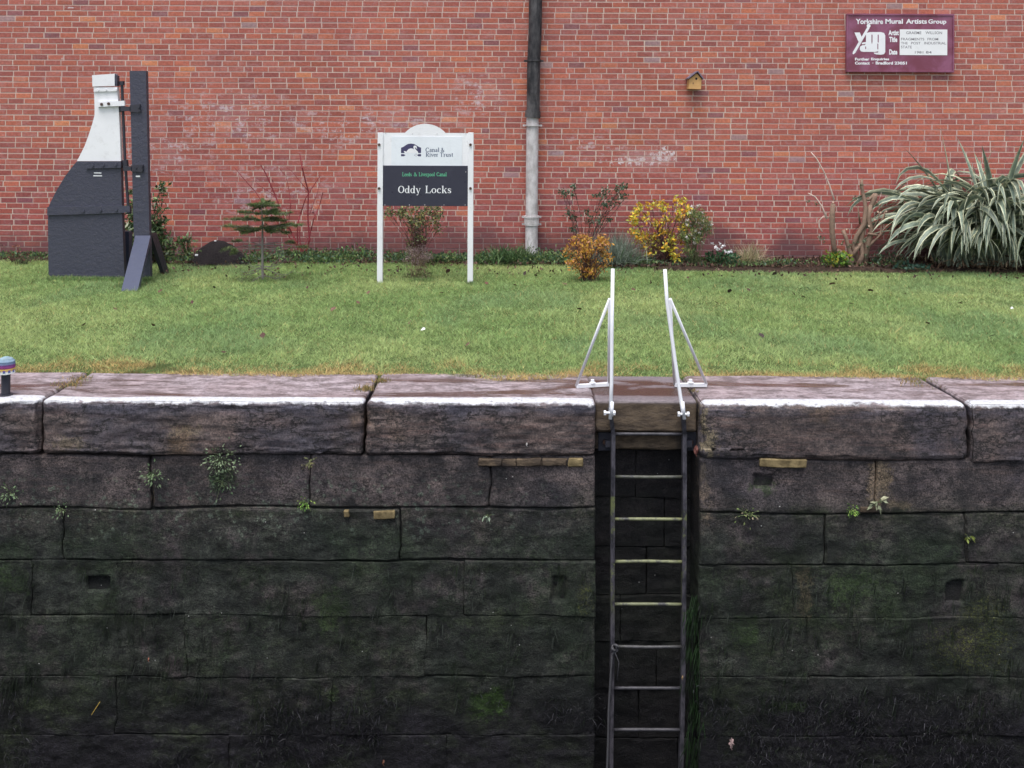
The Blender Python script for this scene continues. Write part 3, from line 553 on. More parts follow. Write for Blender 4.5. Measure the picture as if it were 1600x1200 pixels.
def serif(s, kT=1.0, kt=0.0):                                        # outline strokes -> flat mesh, each stroke a hair above the last
    V, Fs, x, lay = [], [], 0, 0
    for ch in s:
        adv, st = GL[ch]
        for k, pts in enumerate(st):
            P = np.array(pts); P[:, 0] += x; b = len(V)
            for i in range(len(P)):
                tt = P[min(i+1, len(P)-1), :2]-P[max(i-1, 0), :2]; tt = tt/(np.linalg.norm(tt)+1e-9); nr = np.array((-tt[1], tt[0]))*(P[i, 2]*kT+kt)/2
                V.append((*(P[i, :2]+nr), k)); V.append((*(P[i, :2]-nr), k))
            for i in range(len(P)-1): Fs.append((b+2*i, b+2*i+1, b+2*i+3, b+2*i+2))
        x += adv
    return np.array(V, float), Fs
def put_serif(mb, s, x0, z0, capz, x1, Y, kT=1.0, kt=0.0):
    V, Fs = serif(s, kT, kt); lo, hi = V[:, 0].min(), V[:, 0].max()
    P = np.stack([x0+(V[:, 0]-lo)/(hi-lo)*(x1-x0), Y-V[:, 2]*.00012, z0+V[:, 1]*(capz-z0)], 1); mb.add(P, Fs)

# ------------------------------------------------------------------ the lock's name sign
YS = 11.15
def s2(px, py, Y=YS): p = W(px, py, Y); return float(p[0]), float(p[2])
sg = thing('name_sign', (W(665, 441, YS)[0], YS, .02), 'white two-post sign reading Oddy Locks on a black panel, standing on the lawn', 'sign')
for xa_, xb_, yb_ in ((590.5, 598, 446), (731.5, 739, 448)):
    x0, z1 = s2(xa_, 207); x1, z0 = s2(xb_, yb_); mb = MB(); mb.box(x0, x1, YS-.03, YS+.04, z0, z1, bev=.004); p_ = obj('post', mb, m_white, sg)
    for y in (226, 294):
        bx, bz = s2((xa_+xb_)/2-(1.2 if xa_ < 600 else 0), y); mb = MB(); mb.tube([(bx, YS-.029, bz), (bx, YS-.048, bz)], .016, 8); obj('bolt', mb, m_rust, p_)
x0, z1 = s2(597.6, 207.5); x1, zm = s2(731.8, 259); _, z0 = s2(731.8, 322)
cx_, zc = s2(664.5, 207.5); _, zt = s2(664.5, 193.5); hw = s2(696, 207)[0]-cx_
rad = (hw*hw+(zt-zc)**2)/(2*(zt-zc)); zc0 = zt-rad; a0 = math.asin(hw/rad)
mb = MB(); top = [(cx_+rad*math.sin(a), zc0+rad*math.cos(a)) for a in np.linspace(a0, -a0, 21)]
mb.prism([(x0, zm-.02), (x1, zm-.02), (x1, z1)] + top + [(x0, z1)], YS-.012, YS+.012); wp = obj('white_panel', mb, m_white, sg)
mb = MB(); mb.box(x0+.001, x1-.001, YS-.024, YS-.0125, z0, zm, bev=.002); bpn = obj('black_panel', mb, m_navy, sg)
mb = MB(); mb.box(s2(613, 0)[0], s2(723, 0)[0], YS-.0175, YS-.0125, s2(0, 258)[1]+.004, s2(0, 210.5)[1]); ins = obj('logo_plate', mb, painted('plate_white', (.72, .76, .80), amt=.1), sg)
mb = MB()
def poly(mb, pts, Y, k=1.0): q = [s2(a, b) for a, b in pts]; mb.add([(x, Y, z) for x, z in q], [tuple(range(len(q)))])
q16 = lambda l: [(620+a/16, 215+b/16) for a, b in l]
arch = [(110, 385), (110, 250), (160, 235), (220, 195), (280, 160), (360, 148), (440, 160), (500, 195), (560, 235), (610, 250), (610, 385)]
poly(mb, q16(arch)[::-1][::-1][::-1], YS-.0181)
poly(mb, q16([(110, 412), (110, 466), (180, 466), (222, 438), (180, 412)])[::1], YS-.0181); poly(mb, q16([(610, 412), (545, 412), (508, 438), (545, 466), (610, 466)]), YS-.0181)
for a, b in ((450, 438), (485, 415), (485, 458)): poly(mb, q16([(a-14, b), (a, b+12), (a+14, b), (a, b-12)]), YS-.0181)
obj('bridge_emblem', mb, m_ink, ins)
mb = MB(); poly(mb, q16([(175, 335), (215, 340), (245, 352), (262, 325), (300, 285), (355, 268), (405, 275), (440, 300), (480, 350), (440, 300), (470, 345), (430, 285), (418, 240), (425, 210), (460, 195), (495, 215), (508, 265), (515, 290), (485, 262), (460, 240), (455, 262), (490, 310), (530, 350), (540, 387), (205, 387)]), YS-.0184)
obj('swan_emblem', mb, m_white, ins)
def words(ws, y0, y1, Y, m, par, kT, kt):
    for w_, a, b in ws: mb = MB(); put_serif(mb, w_, *s2(a, y0), s2(a, y1)[1], s2(b, y0)[0], Y, kT, kt); obj('word', mb, m, par)
words([('Canal', 665, 686.5), ('&', 689, 694.5)], 237.3, 230.6, YS-.0181, m_greyink, ins, 1.0, .03); words([('River', 665.5, 685), ('Trust', 687.5, 708)], 244.8, 238.2, YS-.0181, m_greyink, ins, 1.0, .03)
words([('Leeds', 629, 643.5), ('&', 646.8, 652), ('Liverpool', 654.8, 679.5), ('Canal', 682.3, 698)], 275.2, 269.0, YS-.0246, m_greenink, bpn, 1.0, .025)
words([('Oddy', 622.5, 657.5), ('Locks', 665, 705)], 301.5, 290, YS-.0246, m_white, bpn, .95, .0)
for px, py in ((603, 208.5), (645, 209), (683, 209), (728, 208.5), (602, 320), (640, 320), (664, 320), (694, 320), (727, 320), (728, 268.5)):
    x, z = s2(px, py); mb = MB(); mb.tube([(x, YS-(.0165 if py < 215 else .0275), z), (x, YS-.01, z)], .006, 6); obj('screw', mb, m_pipe, wp if py < 215 else bpn)

# ------------------------------------------------------------------ maroon mural sign
YM = YW-.05
def s3(px, py): p = W(px, py, YM); return float(p[0]), float(p[2])
z8 = lambda a, b: (1310+a/8.42, 10+b/8.42)
ms = thing('mural_sign', (W(1407, 112, YM)[0], YM, s3(0, 112)[1]), 'maroon board lettered in white fixed high on the brick wall', 'sign')
mb = MB(); x0, z0 = s3(1322.5, 112.3); x1, z1 = s3(1490.5, 22.3); mb.box(x0, x1, YM, YM+.045, z0, z1, bev=.004); bd = obj('board', mb, m_maroon, ms)
mb = MB()
for a in ((x0, x1, z1-.022, z1+.002), (x0, x1, z0-.002, z0+.022)): mb.box(a[0]-.003, a[1]+.003, YM-.012, YM-.001, a[2], a[3], bev=.003)
for a in ((x0-.003, x0+.02), (x1-.02, x1+.003)): mb.box(a[0], a[1], YM-.011, YM-.001, z0+.023, z1-.023, bev=.003)
obj('frame', mb, m_maroon, ms)
R8 = lambda a, b, c, d: (*s3(*z8(a, b)), *s3(*z8(c, d)))
def tx(s, a, b, c, d, Y=YM-.0008, bold=.03, nm='word', m=None, par=None):
    r = R8(a, b, c, d); mb = MB(); put_text(mb, s, r[0], r[1], r[2], r[3], Y, bold); obj(nm, mb, m or m_white, par or bd)
tx('Yorkshire', 228, 232, 588, 165); tx('Mural', 618, 228, 848, 165); tx('Artists', 888, 228, 1165, 165); tx('Group', 1182, 244, 1420, 170)
tx('Artist', 658, 380, 795, 312, bold=.045); tx('Title', 668, 470, 775, 400, bold=.045); tx('Date', 668, 635, 775, 565, bold=.045)
tx('Further', 218, 712, 408, 676, bold=.04); tx('Enquiries', 430, 718, 668, 676, bold=.04); tx('Contact', 218, 765, 412, 727, bold=.04); tx('-', 442, 748, 462, 742, bold=.04); tx('Bradford', 490, 765, 718, 725, bold=.04); tx('23051', 738, 765, 900, 727, bold=.04)
mb = MB(); x, z = s3(*z8(0, 0)); lr = R8(805, 640, 1432, 305); mb.box(lr[0], lr[2], YM-.0035, YM-.0002, lr[1], lr[3]); lab = obj('label_card', mb, m_label, bd)
for s, a, b, c, d in (('GRAEME', 890, 365, 1090, 330), ('WILLSON', 1145, 365, 1362, 330), ('FRAGMENTS', 822, 447, 1128, 415), ('FROM', 1170, 447, 1312, 415), ('THE', 822, 500, 910, 468), ('POST', 955, 500, 1080, 468), ('INDUSTRIAL', 1128, 500, 1415, 468), ('STATE', 822, 553, 965, 518), ('1981', 1005, 620, 1115, 588), ('84', 1150, 620, 1225, 588)): tx(s, a, b, c, d, YM-.0039, .008, 'handwritten_word', m_pen, lab)
mb = MB()
def p8(pts, Y): q = [s3(*z8(a, b)) for a, b in pts]; mb.add([(x, Y, z) for x, z in q], [tuple(range(len(q)))])
cc = lambda x, y, r, k=14, a0=0, a1=360: [(x+r*math.cos(math.radians(a)), y+r*math.sin(math.radians(a))) for a in np.linspace(a0, a1, k, endpoint=(a1-a0) != 360)]
p8([(380, 270), (412, 282), (222, 612), (196, 632), (186, 622), (190, 600)], YM-.0008); p8(cc(397, 256, 26), YM-.0011)
p8([(210, 343), (282, 343), (305, 400), (320, 420), (290, 465), (262, 462)], YM-.0014)
p8([(362, 350), (420, 338), (560, 338), (600, 350), (616, 385), (616, 600), (600, 628), (560, 636), (500, 632), (470, 622), (465, 600), (520, 600), (528, 588), (480, 598), (330, 598), (295, 590), (280, 565), (285, 530), (310, 512), (345, 508), (362, 492), (310, 500), (306, 480), (340, 470), (362, 470)], YM-.0017)
obj('initials_emblem', mb, m_white, bd)
mb = MB()
for a, b, c, d in ((434, 372, 448, 474), (516, 372, 530, 474), (352, 528, 364, 562), (512, 490, 524, 565), (436, 470, 444, 490), (470, 603, 522, 610)): mb = MB(); p8([(a, b), (c, b), (c, d), (a, d)], YM-.0021); obj('emblem_counter', mb, m_maroon, bd)
# bird box
YB = YW-.17
bb = W(1086, 141, YB); bx = thing('bird_box', bb, 'small pale wooden bird box with a dark pitched roof fixed to the brick wall', 'bird box')
def s4(a, b, Y=YB): p = W(1040+a/17.14, 90+b/17.14, Y); return float(p[0]), float(p[2])
mb = MB(); mb.prism([s4(620, 835), s4(950, 845), s4(965, 570), s4(835, 425), s4(640, 570)], YB, YW-.003); hb = obj('box_body', mb, m_pine, bx)
for a, b in ((s4(838, 385), s4(595, 575)), (s4(836, 372), s4(1000, 590))):
    mb = MB(); mb.bar((a[0], YB-.03, a[1]), (b[0], YB-.03, b[1]), .001, .001) if False else None
    d = np.array((b[0]-a[0], 0, b[1]-a[1])); d /= np.linalg.norm(d); nn_ = np.array((-d[2], 0, d[0])); nn_ = nn_ if nn_[2] > 0 else -nn_
    P0, P1 = np.array((a[0], 0, a[1])), np.array((b[0], 0, b[1])); vs = [p + nn_*h + np.array((0, y, 0)) for p in (P0, P1) for h in (0, .014) for y in (YB-.04, YW-.004)]
    mb.add(vs, [(0, 1, 3, 2), (4, 6, 7, 5), (0, 4, 5, 1), (2, 3, 7, 6), (0, 2, 6, 4), (1, 5, 7, 3)]); obj('roof_board', mb, m_roof, bx)
hx, hz = s4(822, 565); mb = MB(); mb.tube([(hx, YB-.0015, hz), (hx, YB+.02, hz)], .0165, 16); obj('entrance_hole', mb, m_hole, hb)  # solid dark disc; the shade inside the hole is its colour

# ------------------------------------------------------------------ downpipe
YP = YW-.12
dp = thing('downpipe', (W(831, 396, YP)[0], YP, 0), 'thick downpipe on the brick wall, sooty black above and pale grey below', 'pipe')
mb = MB(); mb.tube([W(830.5, 397, YP), W(830.7, 345, YP)], .088, 20); mb.tube([W(830.7, 350, YP), W(830.7, 337, YP)], .105, 20); mb.tube([W(830.7, 344, YP), W(832, 180, YP)], .085, 20); obj('lower_pipe', mb, m_pipe, dp, smooth=False)
mb = MB(); mb.tube([W(832, 184, YP), W(833, 173, YP)], .108, 20); mb.tube([W(833, 178, YP), W(833.5, 140, YP), W(834, 95, YP), W(836, 55, YP), W(837, -10, YP), W(837, -200, YP)], .092, 20)
obj('upper_pipe', mb, m_soot, dp)
for y, x in ((196, 832), (350.5, 830.7), (339, 830.7), (95, 834.2)):
    c0 = W(x, y, YP); mb = MB(); mb.tube([c0-np.array((0, 0, .012)), c0+np.array((0, 0, .012))], .104 if y not in (339,) else .112, 20)
    mb.box(c0[0]-.135, c0[0]+.135, YP+.02, YP+.035, c0[2]-.014, c0[2]+.014); obj('pipe_bracket', mb, m_pipe if y > 180 else m_soot, dp)

# ------------------------------------------------------------------ old boat rudder on show
YRu = 11.45
ru = thing('boat_rudder', (W(150, 437, YRu)[0], YRu, .02), 'large black boat rudder with white upper end hung on an upright black post', 'rudder')
def s5(px, py, Y=YRu): p = W(px, py, Y); return float(p[0]), float(p[2])
def pr(pts, y0, y1, mb=None, Y=YRu): mb = mb or MB(); mb.prism([s5(a, b, Y) for a, b in pts][::-1], y0, y1); return mb
TH = .035
blk = [(122, 252), (113, 263), (104, 275), (96, 288), (88, 302), (81, 316), (77, 326), (77, 345), (78, 427), (90, 438), (197, 441), (195, 400), (192.5, 330), (190.5, 252)]
pr(blk, YRu-TH, YRu+TH); b_ = obj('blade', pr(blk, YRu-TH, YRu+TH), m_black, ru)
whp = [(148.5, 136), (149.5, 170), (149.5, 180), (146, 193), (141, 209), (134, 228), (127, 242), (122, 251.6), (190.4, 251.6), (189, 210), (187, 170), (184.5, 136)]
obj('white_neck', pr(whp, YRu-TH+.004, YRu+TH-.004), m_white, ru)
obj('neck_cap', pr([(147, 118), (147.5, 135.5), (182, 134.5), (182, 115.5)], YRu-TH-.02, YRu+TH), m_white, ru)
obj('cap_end', pr([(182.2, 116), (182.2, 134), (185.5, 135), (185.5, 119)], YRu-TH-.01, YRu+TH-.01), m_black, ru)
mb = MB()
def strap(mb, a, b, c, d, y0, y1, Y=YRu): mb.prism([s5(a, b+1, Y), s5(c, d+1, Y), s5(c, b-0 if False else d-0, Y), s5(a, b, Y)], y0, y1)
def strap4(name, p, m, proud=.022, par=None, bolts=(), bm=None):
    f = YRu-TH; o = obj(name, pr(p, f-proud, f-.001 if proud < .05 else f), m, par or ru)
    for x, y in bolts:
        bx_, bz_ = s5(x, y, f-proud); mb = MB(); mb.tube([(bx_, f-proud+.002, bz_), (bx_, f-proud-.014, bz_)], .017, 8); obj('bolt', mb, bm or m, o)
strap4('lower_strap', [(77.5, 323), (77.5, 336), (193, 332), (206, 331), (206, 322), (193, 321)], m_black, .025, bolts=((130, 330), (157, 329), (182, 328)))
strap4('middle_strap', [(137, 254), (137, 263), (192, 262), (192, 252.5)], m_black, .025, bolts=((145, 258.5), (161, 258), (181, 257.5)))
strap4('upper_strap', [(155.5, 159.5), (155.5, 167.5), (185, 166), (198, 165.5), (198, 157.5), (184, 158.5)], m_white, .03, bolts=((159, 163), (170, 162)), bm=m_rust)
strap4('neck_band', [(149, 137), (149, 143.5), (185.5, 143), (185.5, 136.5)], m_white, .012, bolts=((153, 141), (165, 140.5), (181, 140.5)))
strap4('lower_edge', [(78, 427), (90, 438), (196, 440), (195.5, 430), (94, 428)], m_black, .012)
strap4('paint_tag', [(149, 269), (149, 270.8), (160.5, 271), (160.5, 269.2)], m_white, .003); strap4('paint_tag', [(148, 273.6), (148, 275.2), (161.5, 275.4), (161.5, 273.6)], m_white, .003)
# pintle rod
mb = MB(); mb.tube([W(190.5, 130, YRu), W(192, 170, YRu), (W(195.5, 255, YRu)), W(201, 331, YRu)], .017, 10); mb.tube([W(190.3, 127, YRu), W(190.6, 133, YRu)], .032, 8); mb.tube([W(195.3, 250, YRu), W(196.5, 262, YRu)], .036, 10); mb.tube([W(190, 166, YRu), W(192, 174, YRu)], .036, 10); mb.tube([W(201, 321, YRu), W(202, 334, YRu)], .03, 10)
obj('pintle_rod', mb, m_steel, ru, smooth=False)
# upright post and its hinges, props
YPo = 11.42
def q5(px, py): return s5(px, py, YPo)
mb = MB(); mb.prism([q5(a, b) for a, b in ((204.5, 111), (211, 368), (222, 440), (237, 440), (235.5, 368), (230, 111))], YPo-.04, YPo+.03); po = obj('post', mb, m_black, ru)
for pts in ([(192, 166), (192, 174), (207, 173.5), (207, 167)], [(206, 165), (206, 175), (221, 176), (222, 163), (212, 164)], [(196, 259), (196, 267), (209, 266.5), (209, 260)], [(208, 258), (208, 267.5), (226, 269), (226.5, 257)]):
    mb = MB(); mb.prism([q5(a, b) for a, b in pts], YPo-.065, YPo-.041); obj('hinge_plate', mb, m_steel, po)
for a, b in ((217, 168), (219, 173), (222, 260), (222, 266), (213, 262)): x_, z_ = s5(a, b, YPo-.065); mb = MB(); mb.tube([(x_, YPo-.063, z_), (x_, YPo-.078, z_)], .011, 8); obj('bolt', mb, m_steel, po)
mb = MB(); mb.prism([q5(a, b) for a, b in ((214.5, 274), (214.5, 276.4), (221, 276.4), (221, 274))], YPo-.0445, YPo-.041); obj('paint_tag', mb, m_white, po)
def slab(a, b, wd_vec, th, m, name):
    mb = MB(); a, b, w_ = np.array(a), np.array(b), np.array(wd_vec); t3 = np.array((0, 0, 0)); u = np.cross((b-a)/np.linalg.norm(b-a), w_/np.linalg.norm(w_))*th
    vs = [p + i*w_ + j*u for p in (a, b) for i, j in ((0, 0), (1, 0), (1, 1), (0, 1))]; mb.add(vs, [(3, 2, 1, 0), (4, 5, 6, 7), (0, 1, 5, 4), (1, 2, 6, 5), (2, 3, 7, 6), (3, 0, 4, 7)]); return obj(name, mb, m, ru)
tl, bl_ = W(211.5, 368, YPo-.045), G(188, 452, .02); m_prop = painted('prop_paint', (.055, .065, .11), (.04, .04, .055), .4, .38, 20, .4)
slab(bl_-np.array((0, 0, .05)), tl, np.array((.18, 0, 0)), .055, m_prop, 'front_prop')
slab(G(258, 426, .02)-np.array((0, 0, .05)), W(236.5, 366, YPo+.03), np.array((.0, .17, 0)), .05, m_steel, 'rear_prop')
mb = MB(); mb.box(W(193, 400, 11.75)[0], W(204, 400, 11.75)[0], 11.7, 11.8, -.02, W(198, 361, 11.75)[2]); obj('rear_stay', mb, m_prop, ru)

# ------------------------------------------------------------------ mooring pin with a knitted hat
bp0 = G(9, 619); bo = thing('mooring_pin', bp0, 'short black mooring pin topped with a colourful knitted hat on the coping', 'bollard')
mb = MB(); zt = W(8, 566, bp0[1])[2]; mb.tube([bp0-np.array((0, 0, .02)), np.array((bp0[0], bp0[1], zt))], .028, 16); mb.tube([bp0-np.array((0, 0, .01)), bp0+np.array((0, 0, .014))], .046, 16); obj('shaft', mb, m_steel, bo, smooth=False)
mb = MB(); z0_ = W(8, 583, bp0[1])[2]; z1_ = W(8, 557.5, bp0[1])[2]; nr_, ns_ = 13, 44
cols_ = {0: (.8, .8, .8), 1: (.12, .2, .4), 2: (.62, .45, .2), 3: (.62, .42, .12), 4: (.3, .08, .2), 5: (.28, .07, .24), 6: (.3, .12, .35), 7: (.16, .2, .33), 8: (.2, .3, .42), 9: (.24, .34, .44), 10: (.26, .37, .45), 11: (.28, .38, .44)}
base = len(mb.v)
for i in range(nr_):
    t = i/(nr_-1); rr = .054*math.sqrt(max(0, 1-max(0, (t-.62)/.40)**2)) + .002*math.sin(i*3)
    for k in range(ns_): a = k/ns_*6.2832; q = rr + .0022*((k+i) % 2); mb.v.append((bp0[0]+q*math.cos(a), bp0[1]+q*math.sin(a), z0_+(z1_-z0_)*t))
for i in range(nr_-1):
    for k in range(ns_):
        mb.f.append((i*ns_+k, i*ns_+(k+1) % ns_, (i+1)*ns_+(k+1) % ns_, (i+1)*ns_+k)); mb.c.append(cols_[i] if not (i in (0, 1, 2) and (k//2 + i) % 2) else ((.75, .75, .72) if i < 2 else (.2, .1, .4)))
mb.f.append(tuple((nr_-1)*ns_+k for k in range(ns_))); mb.c.append((.3, .45, .52)); obj('knitted_hat', mb, m_wool, bo)

# ------------------------------------------------------------------ plants
def unit(v): return v/(np.linalg.norm(v, axis=-1, keepdims=True)+1e-9)
def leaves(P, size, cols, wd=.5, up=.3, D=None, fold=.25):
    """P (n,3) leaf bases; returns verts, faces, colours of folded pointed leaves"""
    n_ = len(P); size = np.broadcast_to(size, (n_,))*rng.uniform(.65, 1.25, n_)
    if D is None: D = rng.normal(0, 1, (n_, 3)); D[:, 2] += up
    D = unit(D); U = rng.normal(0, 1, (n_, 3)); U[:, 2] += .6; Sx = unit(np.cross(D, U)); N = np.cross(Sx, D)
    s = size[:, None]; A = P; B = P+D*s*.45+Sx*s*wd*.5+N*s*fold*.3; Cc = P+D*s; E = P+D*s*.45-Sx*s*wd*.5+N*s*fold*.3
    V = np.stack([A, B, Cc, E], 1).reshape(-1, 3); i = np.arange(n_)*4
    Fc = np.concatenate([np.stack([i, i+1, i+2], 1), np.stack([i, i+2, i+3], 1)])
    cc_ = np.array(cols)[rng.integers(0, len(cols), n_)]*rng.uniform(.7, 1.3, (n_, 1)); return V, Fc, np.concatenate([cc_, cc_])
def joinp(*parts):
    V, Fc, cl, b = [], [], [], 0
    for v, f, c in parts: V.append(v); Fc.append(f+b); cl.append(c); b += len(v)
    return np.concatenate(V), np.concatenate(Fc), np.concatenate(cl)
def strands(B, D, L, wd, cols, seg=5, droop=1.0, fw=None, tip=0.15):
    """curving blades: bases B, directions D, lengths L"""
    n_ = len(B); L = np.broadcast_to(L, (n_,)); wd = np.broadcast_to(wd, (n_,)); droop = np.broadcast_to(droop, (n_,)); d = unit(D); p = B.copy(); side = unit(np.cross(d, np.array((0, 0, 1.0))+rng.normal(0, .25, (n_, 3)))); V = []
    for k in range(seg+1):
        t = k/seg; wv = wd*(.55+1.6*t*(1-t)+.0)*(1-t**3)+.0004; V.append(p-side*wv[:, None]/2); V.append(p+side*wv[:, None]/2)
        d = unit(d + np.stack([np.zeros(n_), np.zeros(n_), -droop/seg*(.4+t)], 1)); p = p + d*(L/seg)[:, None]
    V = np.stack(V, 1).reshape(-1, 3); m = 2*(seg+1); i = np.arange(n_)[:, None]*m+2*np.arange(seg)[None, :]; i = i.ravel()
    Fc = np.stack([i, i+1, i+3, i+2], 1); cc_ = np.array(cols)[rng.integers(0, len(cols), n_)]*rng.uniform(.75, 1.25, (n_, 1)); return V, Fc, np.repeat(cc_, seg, 0)
def stem_curve(a, b, sag=.06, k=6, wig=.015):
    a, b = np.array(a, float), np.array(b, float); out = []
    for i in range(k):
        t = i/(k-1); h = a*(1-t)+b*t; bend = math.sin(math.pi*t)*sag; out.append(h + np.array((-(b-a)[0]*bend*1.2, -(b-a)[1]*bend, bend*.6)) + rng.normal(0, wig, 3)*(0 < i < k-1))
    return out
def bush(name, base, Y, clusters, lcols, lsize, nper, scol, label, cat='bush', rpx=9, srad=.006, mat=m_leaf, extra=None, wd=.55, up=.3, dy=.16, group=None, roots=.06, partname='foliage'):
    b0 = W(*base, Y); b0[2] = .02; t = thing(name, b0, label, cat, group); st = MB(); LV = []
    for c_ in clusters:
        r_ = (c_[2] if len(c_) > 2 else rpx)/F*Y; c0 = W(c_[0], c_[1], Y) + np.array((0, rng.uniform(-dy, dy), 0)); rt = b0 + np.array((rng.uniform(-roots, roots), rng.uniform(-roots, roots)*.7, -.04))
        pts = stem_curve(rt, c0+np.array((0, 0, -.3*r_))); st.tube(pts, np.linspace(srad, srad*.35, len(pts)), 5, scol)
        for _ in range(3):
            q = c0 + rng.normal(0, r_*.6, 3); st.tube([pts[-2], (np.array(pts[-2])+q)/2+rng.normal(0, .01, 3), q], [srad*.45, srad*.3, srad*.2], 4, scol)
        P = c0 + rng.normal(0, 1, (nper, 3))*np.array((r_*.55, r_*.6, r_*.5)); LV.append(leaves(P, lsize, lcols, wd, up))
    if extra: LV += extra(b0, st)
    obj('stems', st, m_bark, t); obj(partname, joinp(*LV), mat, t); return t
def ell(cx, cy, rx, ry, k, seed=1):
    r_ = random.Random(seed); out = []
    for _ in range(k): a = r_.random()*6.283; q = math.sqrt(r_.random()); out.append((cx+rx*q*math.cos(a), cy+ry*q*math.sin(a)))
    return out
# yellow shrub
yc = [(1000, 325), (1008, 340), (993, 348), (998, 366), (1020, 372), (1034, 362), (1013, 380), (1030, 374), (1050, 368), (1070, 318), (1060, 330), (1044, 345), (1018, 324), (1076, 336), (1057, 314), (1030, 318), (1058, 378), (1026, 350), (1040, 385), (1004, 384), (1016, 396), (990, 340), (1051, 391), (1066, 355), (1010, 371), (1024, 385), (1068, 373), (993, 330), (1062, 342), (1046, 375), (1072, 327), (1000, 372), (1038, 325), (1050, 400), (990, 362)]
def tw(n_, cx, cy, rx, ry, col, Y=12.75, r0=.004):
    def f(b0, st):
        for _ in range(n_):
            a = rng.uniform(0, 6.28); q = rng.uniform(.3, 1); e = W(cx+rx*q*math.cos(a), cy+ry*q*math.sin(a), Y)+np.array((0, rng.uniform(-.15, .15), 0)); s0 = b0+np.array((rng.uniform(-.1, .1), rng.uniform(-.06, .06), -.03)); pts = stem_curve(s0, e, .1, 6, .025); st.tube(pts, np.linspace(r0, r0*.3, 6), 4, col)
        return []
    return f
bush('yellow_leaved_shrub', (1038, 410), 12.75, yc, [(.75, .50, .05), (.68, .55, .08), (.55, .55, .09), (.72, .36, .04), (.4, .46, .1)], .052, 40, (.10, .045, .04), 'rounded shrub with bright yellow autumn leaves and bare red twigs against the brick wall', 'shrub', 7, .005, extra=tw(90, 1035, 358, 44, 42, (.12, .06, .055)))
# daisy bush
dz = ell(1087, 368, 21, 34, 30, 2) + [(1082, 335), (1094, 342), (1104, 350), (1098, 335), (1075, 345)]
def dais(b0, st):
    P = np.array([W(x, y, 12.55)+np.array((0, rng.uniform(-.12, .12), 0)) for x, y in ell(1090, 350, 22, 30, 34, 5)+[(1070, 349), (1073, 372), (1069, 376), (1112, 330), (1084, 380), (1071, 370), (1106, 358)]])
    k = np.repeat(P, 8, 0); return [leaves(k, .028, [(.75, .72, .72), (.6, .55, .5)], .7)]
bush('daisy_bush', (1086, 408), 12.6, dz, [(.11, .18, .07), (.15, .24, .08), (.08, .13, .06), (.24, .28, .08), (.30, .25, .12)], .05, 56, (.10, .12, .05), 'narrow upright green bush dotted with small white daisies, right of the yellow shrub', 'bush', 7, .004, wd=.22, up=1.0, extra=dais)
oc = ell(920, 400, 34, 30, 46, 3) + ell(922, 425, 20, 10, 8, 4)
bush('orange_leaved_shrub', (920, 438), 11.4, oc, [(.62, .33, .06), (.68, .42, .07), (.55, .24, .07), (.42, .26, .08), (.42, .20, .11)], .046, 30, (.09, .05, .04), 'low rounded shrub with orange autumn leaves standing forward on the lawn', 'shrub', 7, .005, wd=.4, up=.8, extra=tw(30, 920, 400, 34, 30, (.1, .05, .045), 11.4))
cc1 = [(878, 300, 7), (885, 303, 6), (895, 306, 6), (896, 290, 5), (933, 307, 8), (944, 300, 8), (950, 303, 7), (962, 294, 6), (972, 293, 5), (979, 293, 4), (977, 308, 6), (967, 312, 6), (957, 318, 6), (917, 333, 8), (921, 343, 7), (940, 338, 8), (934, 345, 7), (888, 333, 5), (897, 340, 4), (897, 360, 7), (945, 320, 4), (952, 345, 4)]
bush('sparse_evergreen_shrub', (912, 402), 13.0, cc1, [(.06, .11, .065), (.08, .13, .08), (.11, .14, .09)], .044, 30, (.09, .05, .045), 'sparse tall shrub with tufts of dark green leaves behind the orange shrub', 'shrub', 6, .006, mat=m_leaf)
sc1 = [(612, 328), (605, 335), (622, 332), (633, 325), (640, 335), (648, 328), (655, 338), (662, 345), (672, 330), (683, 328), (688, 335), (645, 348), (652, 355), (640, 345), (668, 350), (683, 345), (642, 362), (655, 365), (648, 372), (640, 380), (660, 372), (676, 340), (626, 340), (684, 358), (650, 385), (640, 390), (668, 322), (630, 330), (665, 330), (656, 348)]
bush('olive_shrub', (655, 400), 12.5, sc1, [(.16, .19, .09), (.22, .24, .11), (.13, .15, .08), (.36, .34, .13), (.10, .12, .07)], .042, 46, (.10, .055, .05), 'thin olive-green shrub seen between the posts beneath the name sign', 'shrub', 7, .005, extra=tw(26, 652, 355, 34, 36, (.11, .05, .05), 12.5))
# faded seedhead plant under the sign
def hyd(b0, st): return [leaves(np.array([W(x, y, 11.5)+np.array((0, rng.uniform(-.1, .1), 0)) for x, y in ell(652, 434, 26, 9, 200, 8)]), .05, [(.09, .14, .05), (.13, .16, .06), (.16, .14, .08)], .25, 1.2)]
bush('faded_seedhead_plant', (655, 440), 11.5, ell(655, 398, 24, 14, 30, 7), [(.32, .23, .23), (.4, .3, .28), (.22, .15, .15)], .016, 46, (.28, .22, .13), 'low plant with faded pinkish seed heads on straw stems, in front of the olive shrub', 'plant', 6, .003, roots=.1, extra=hyd)
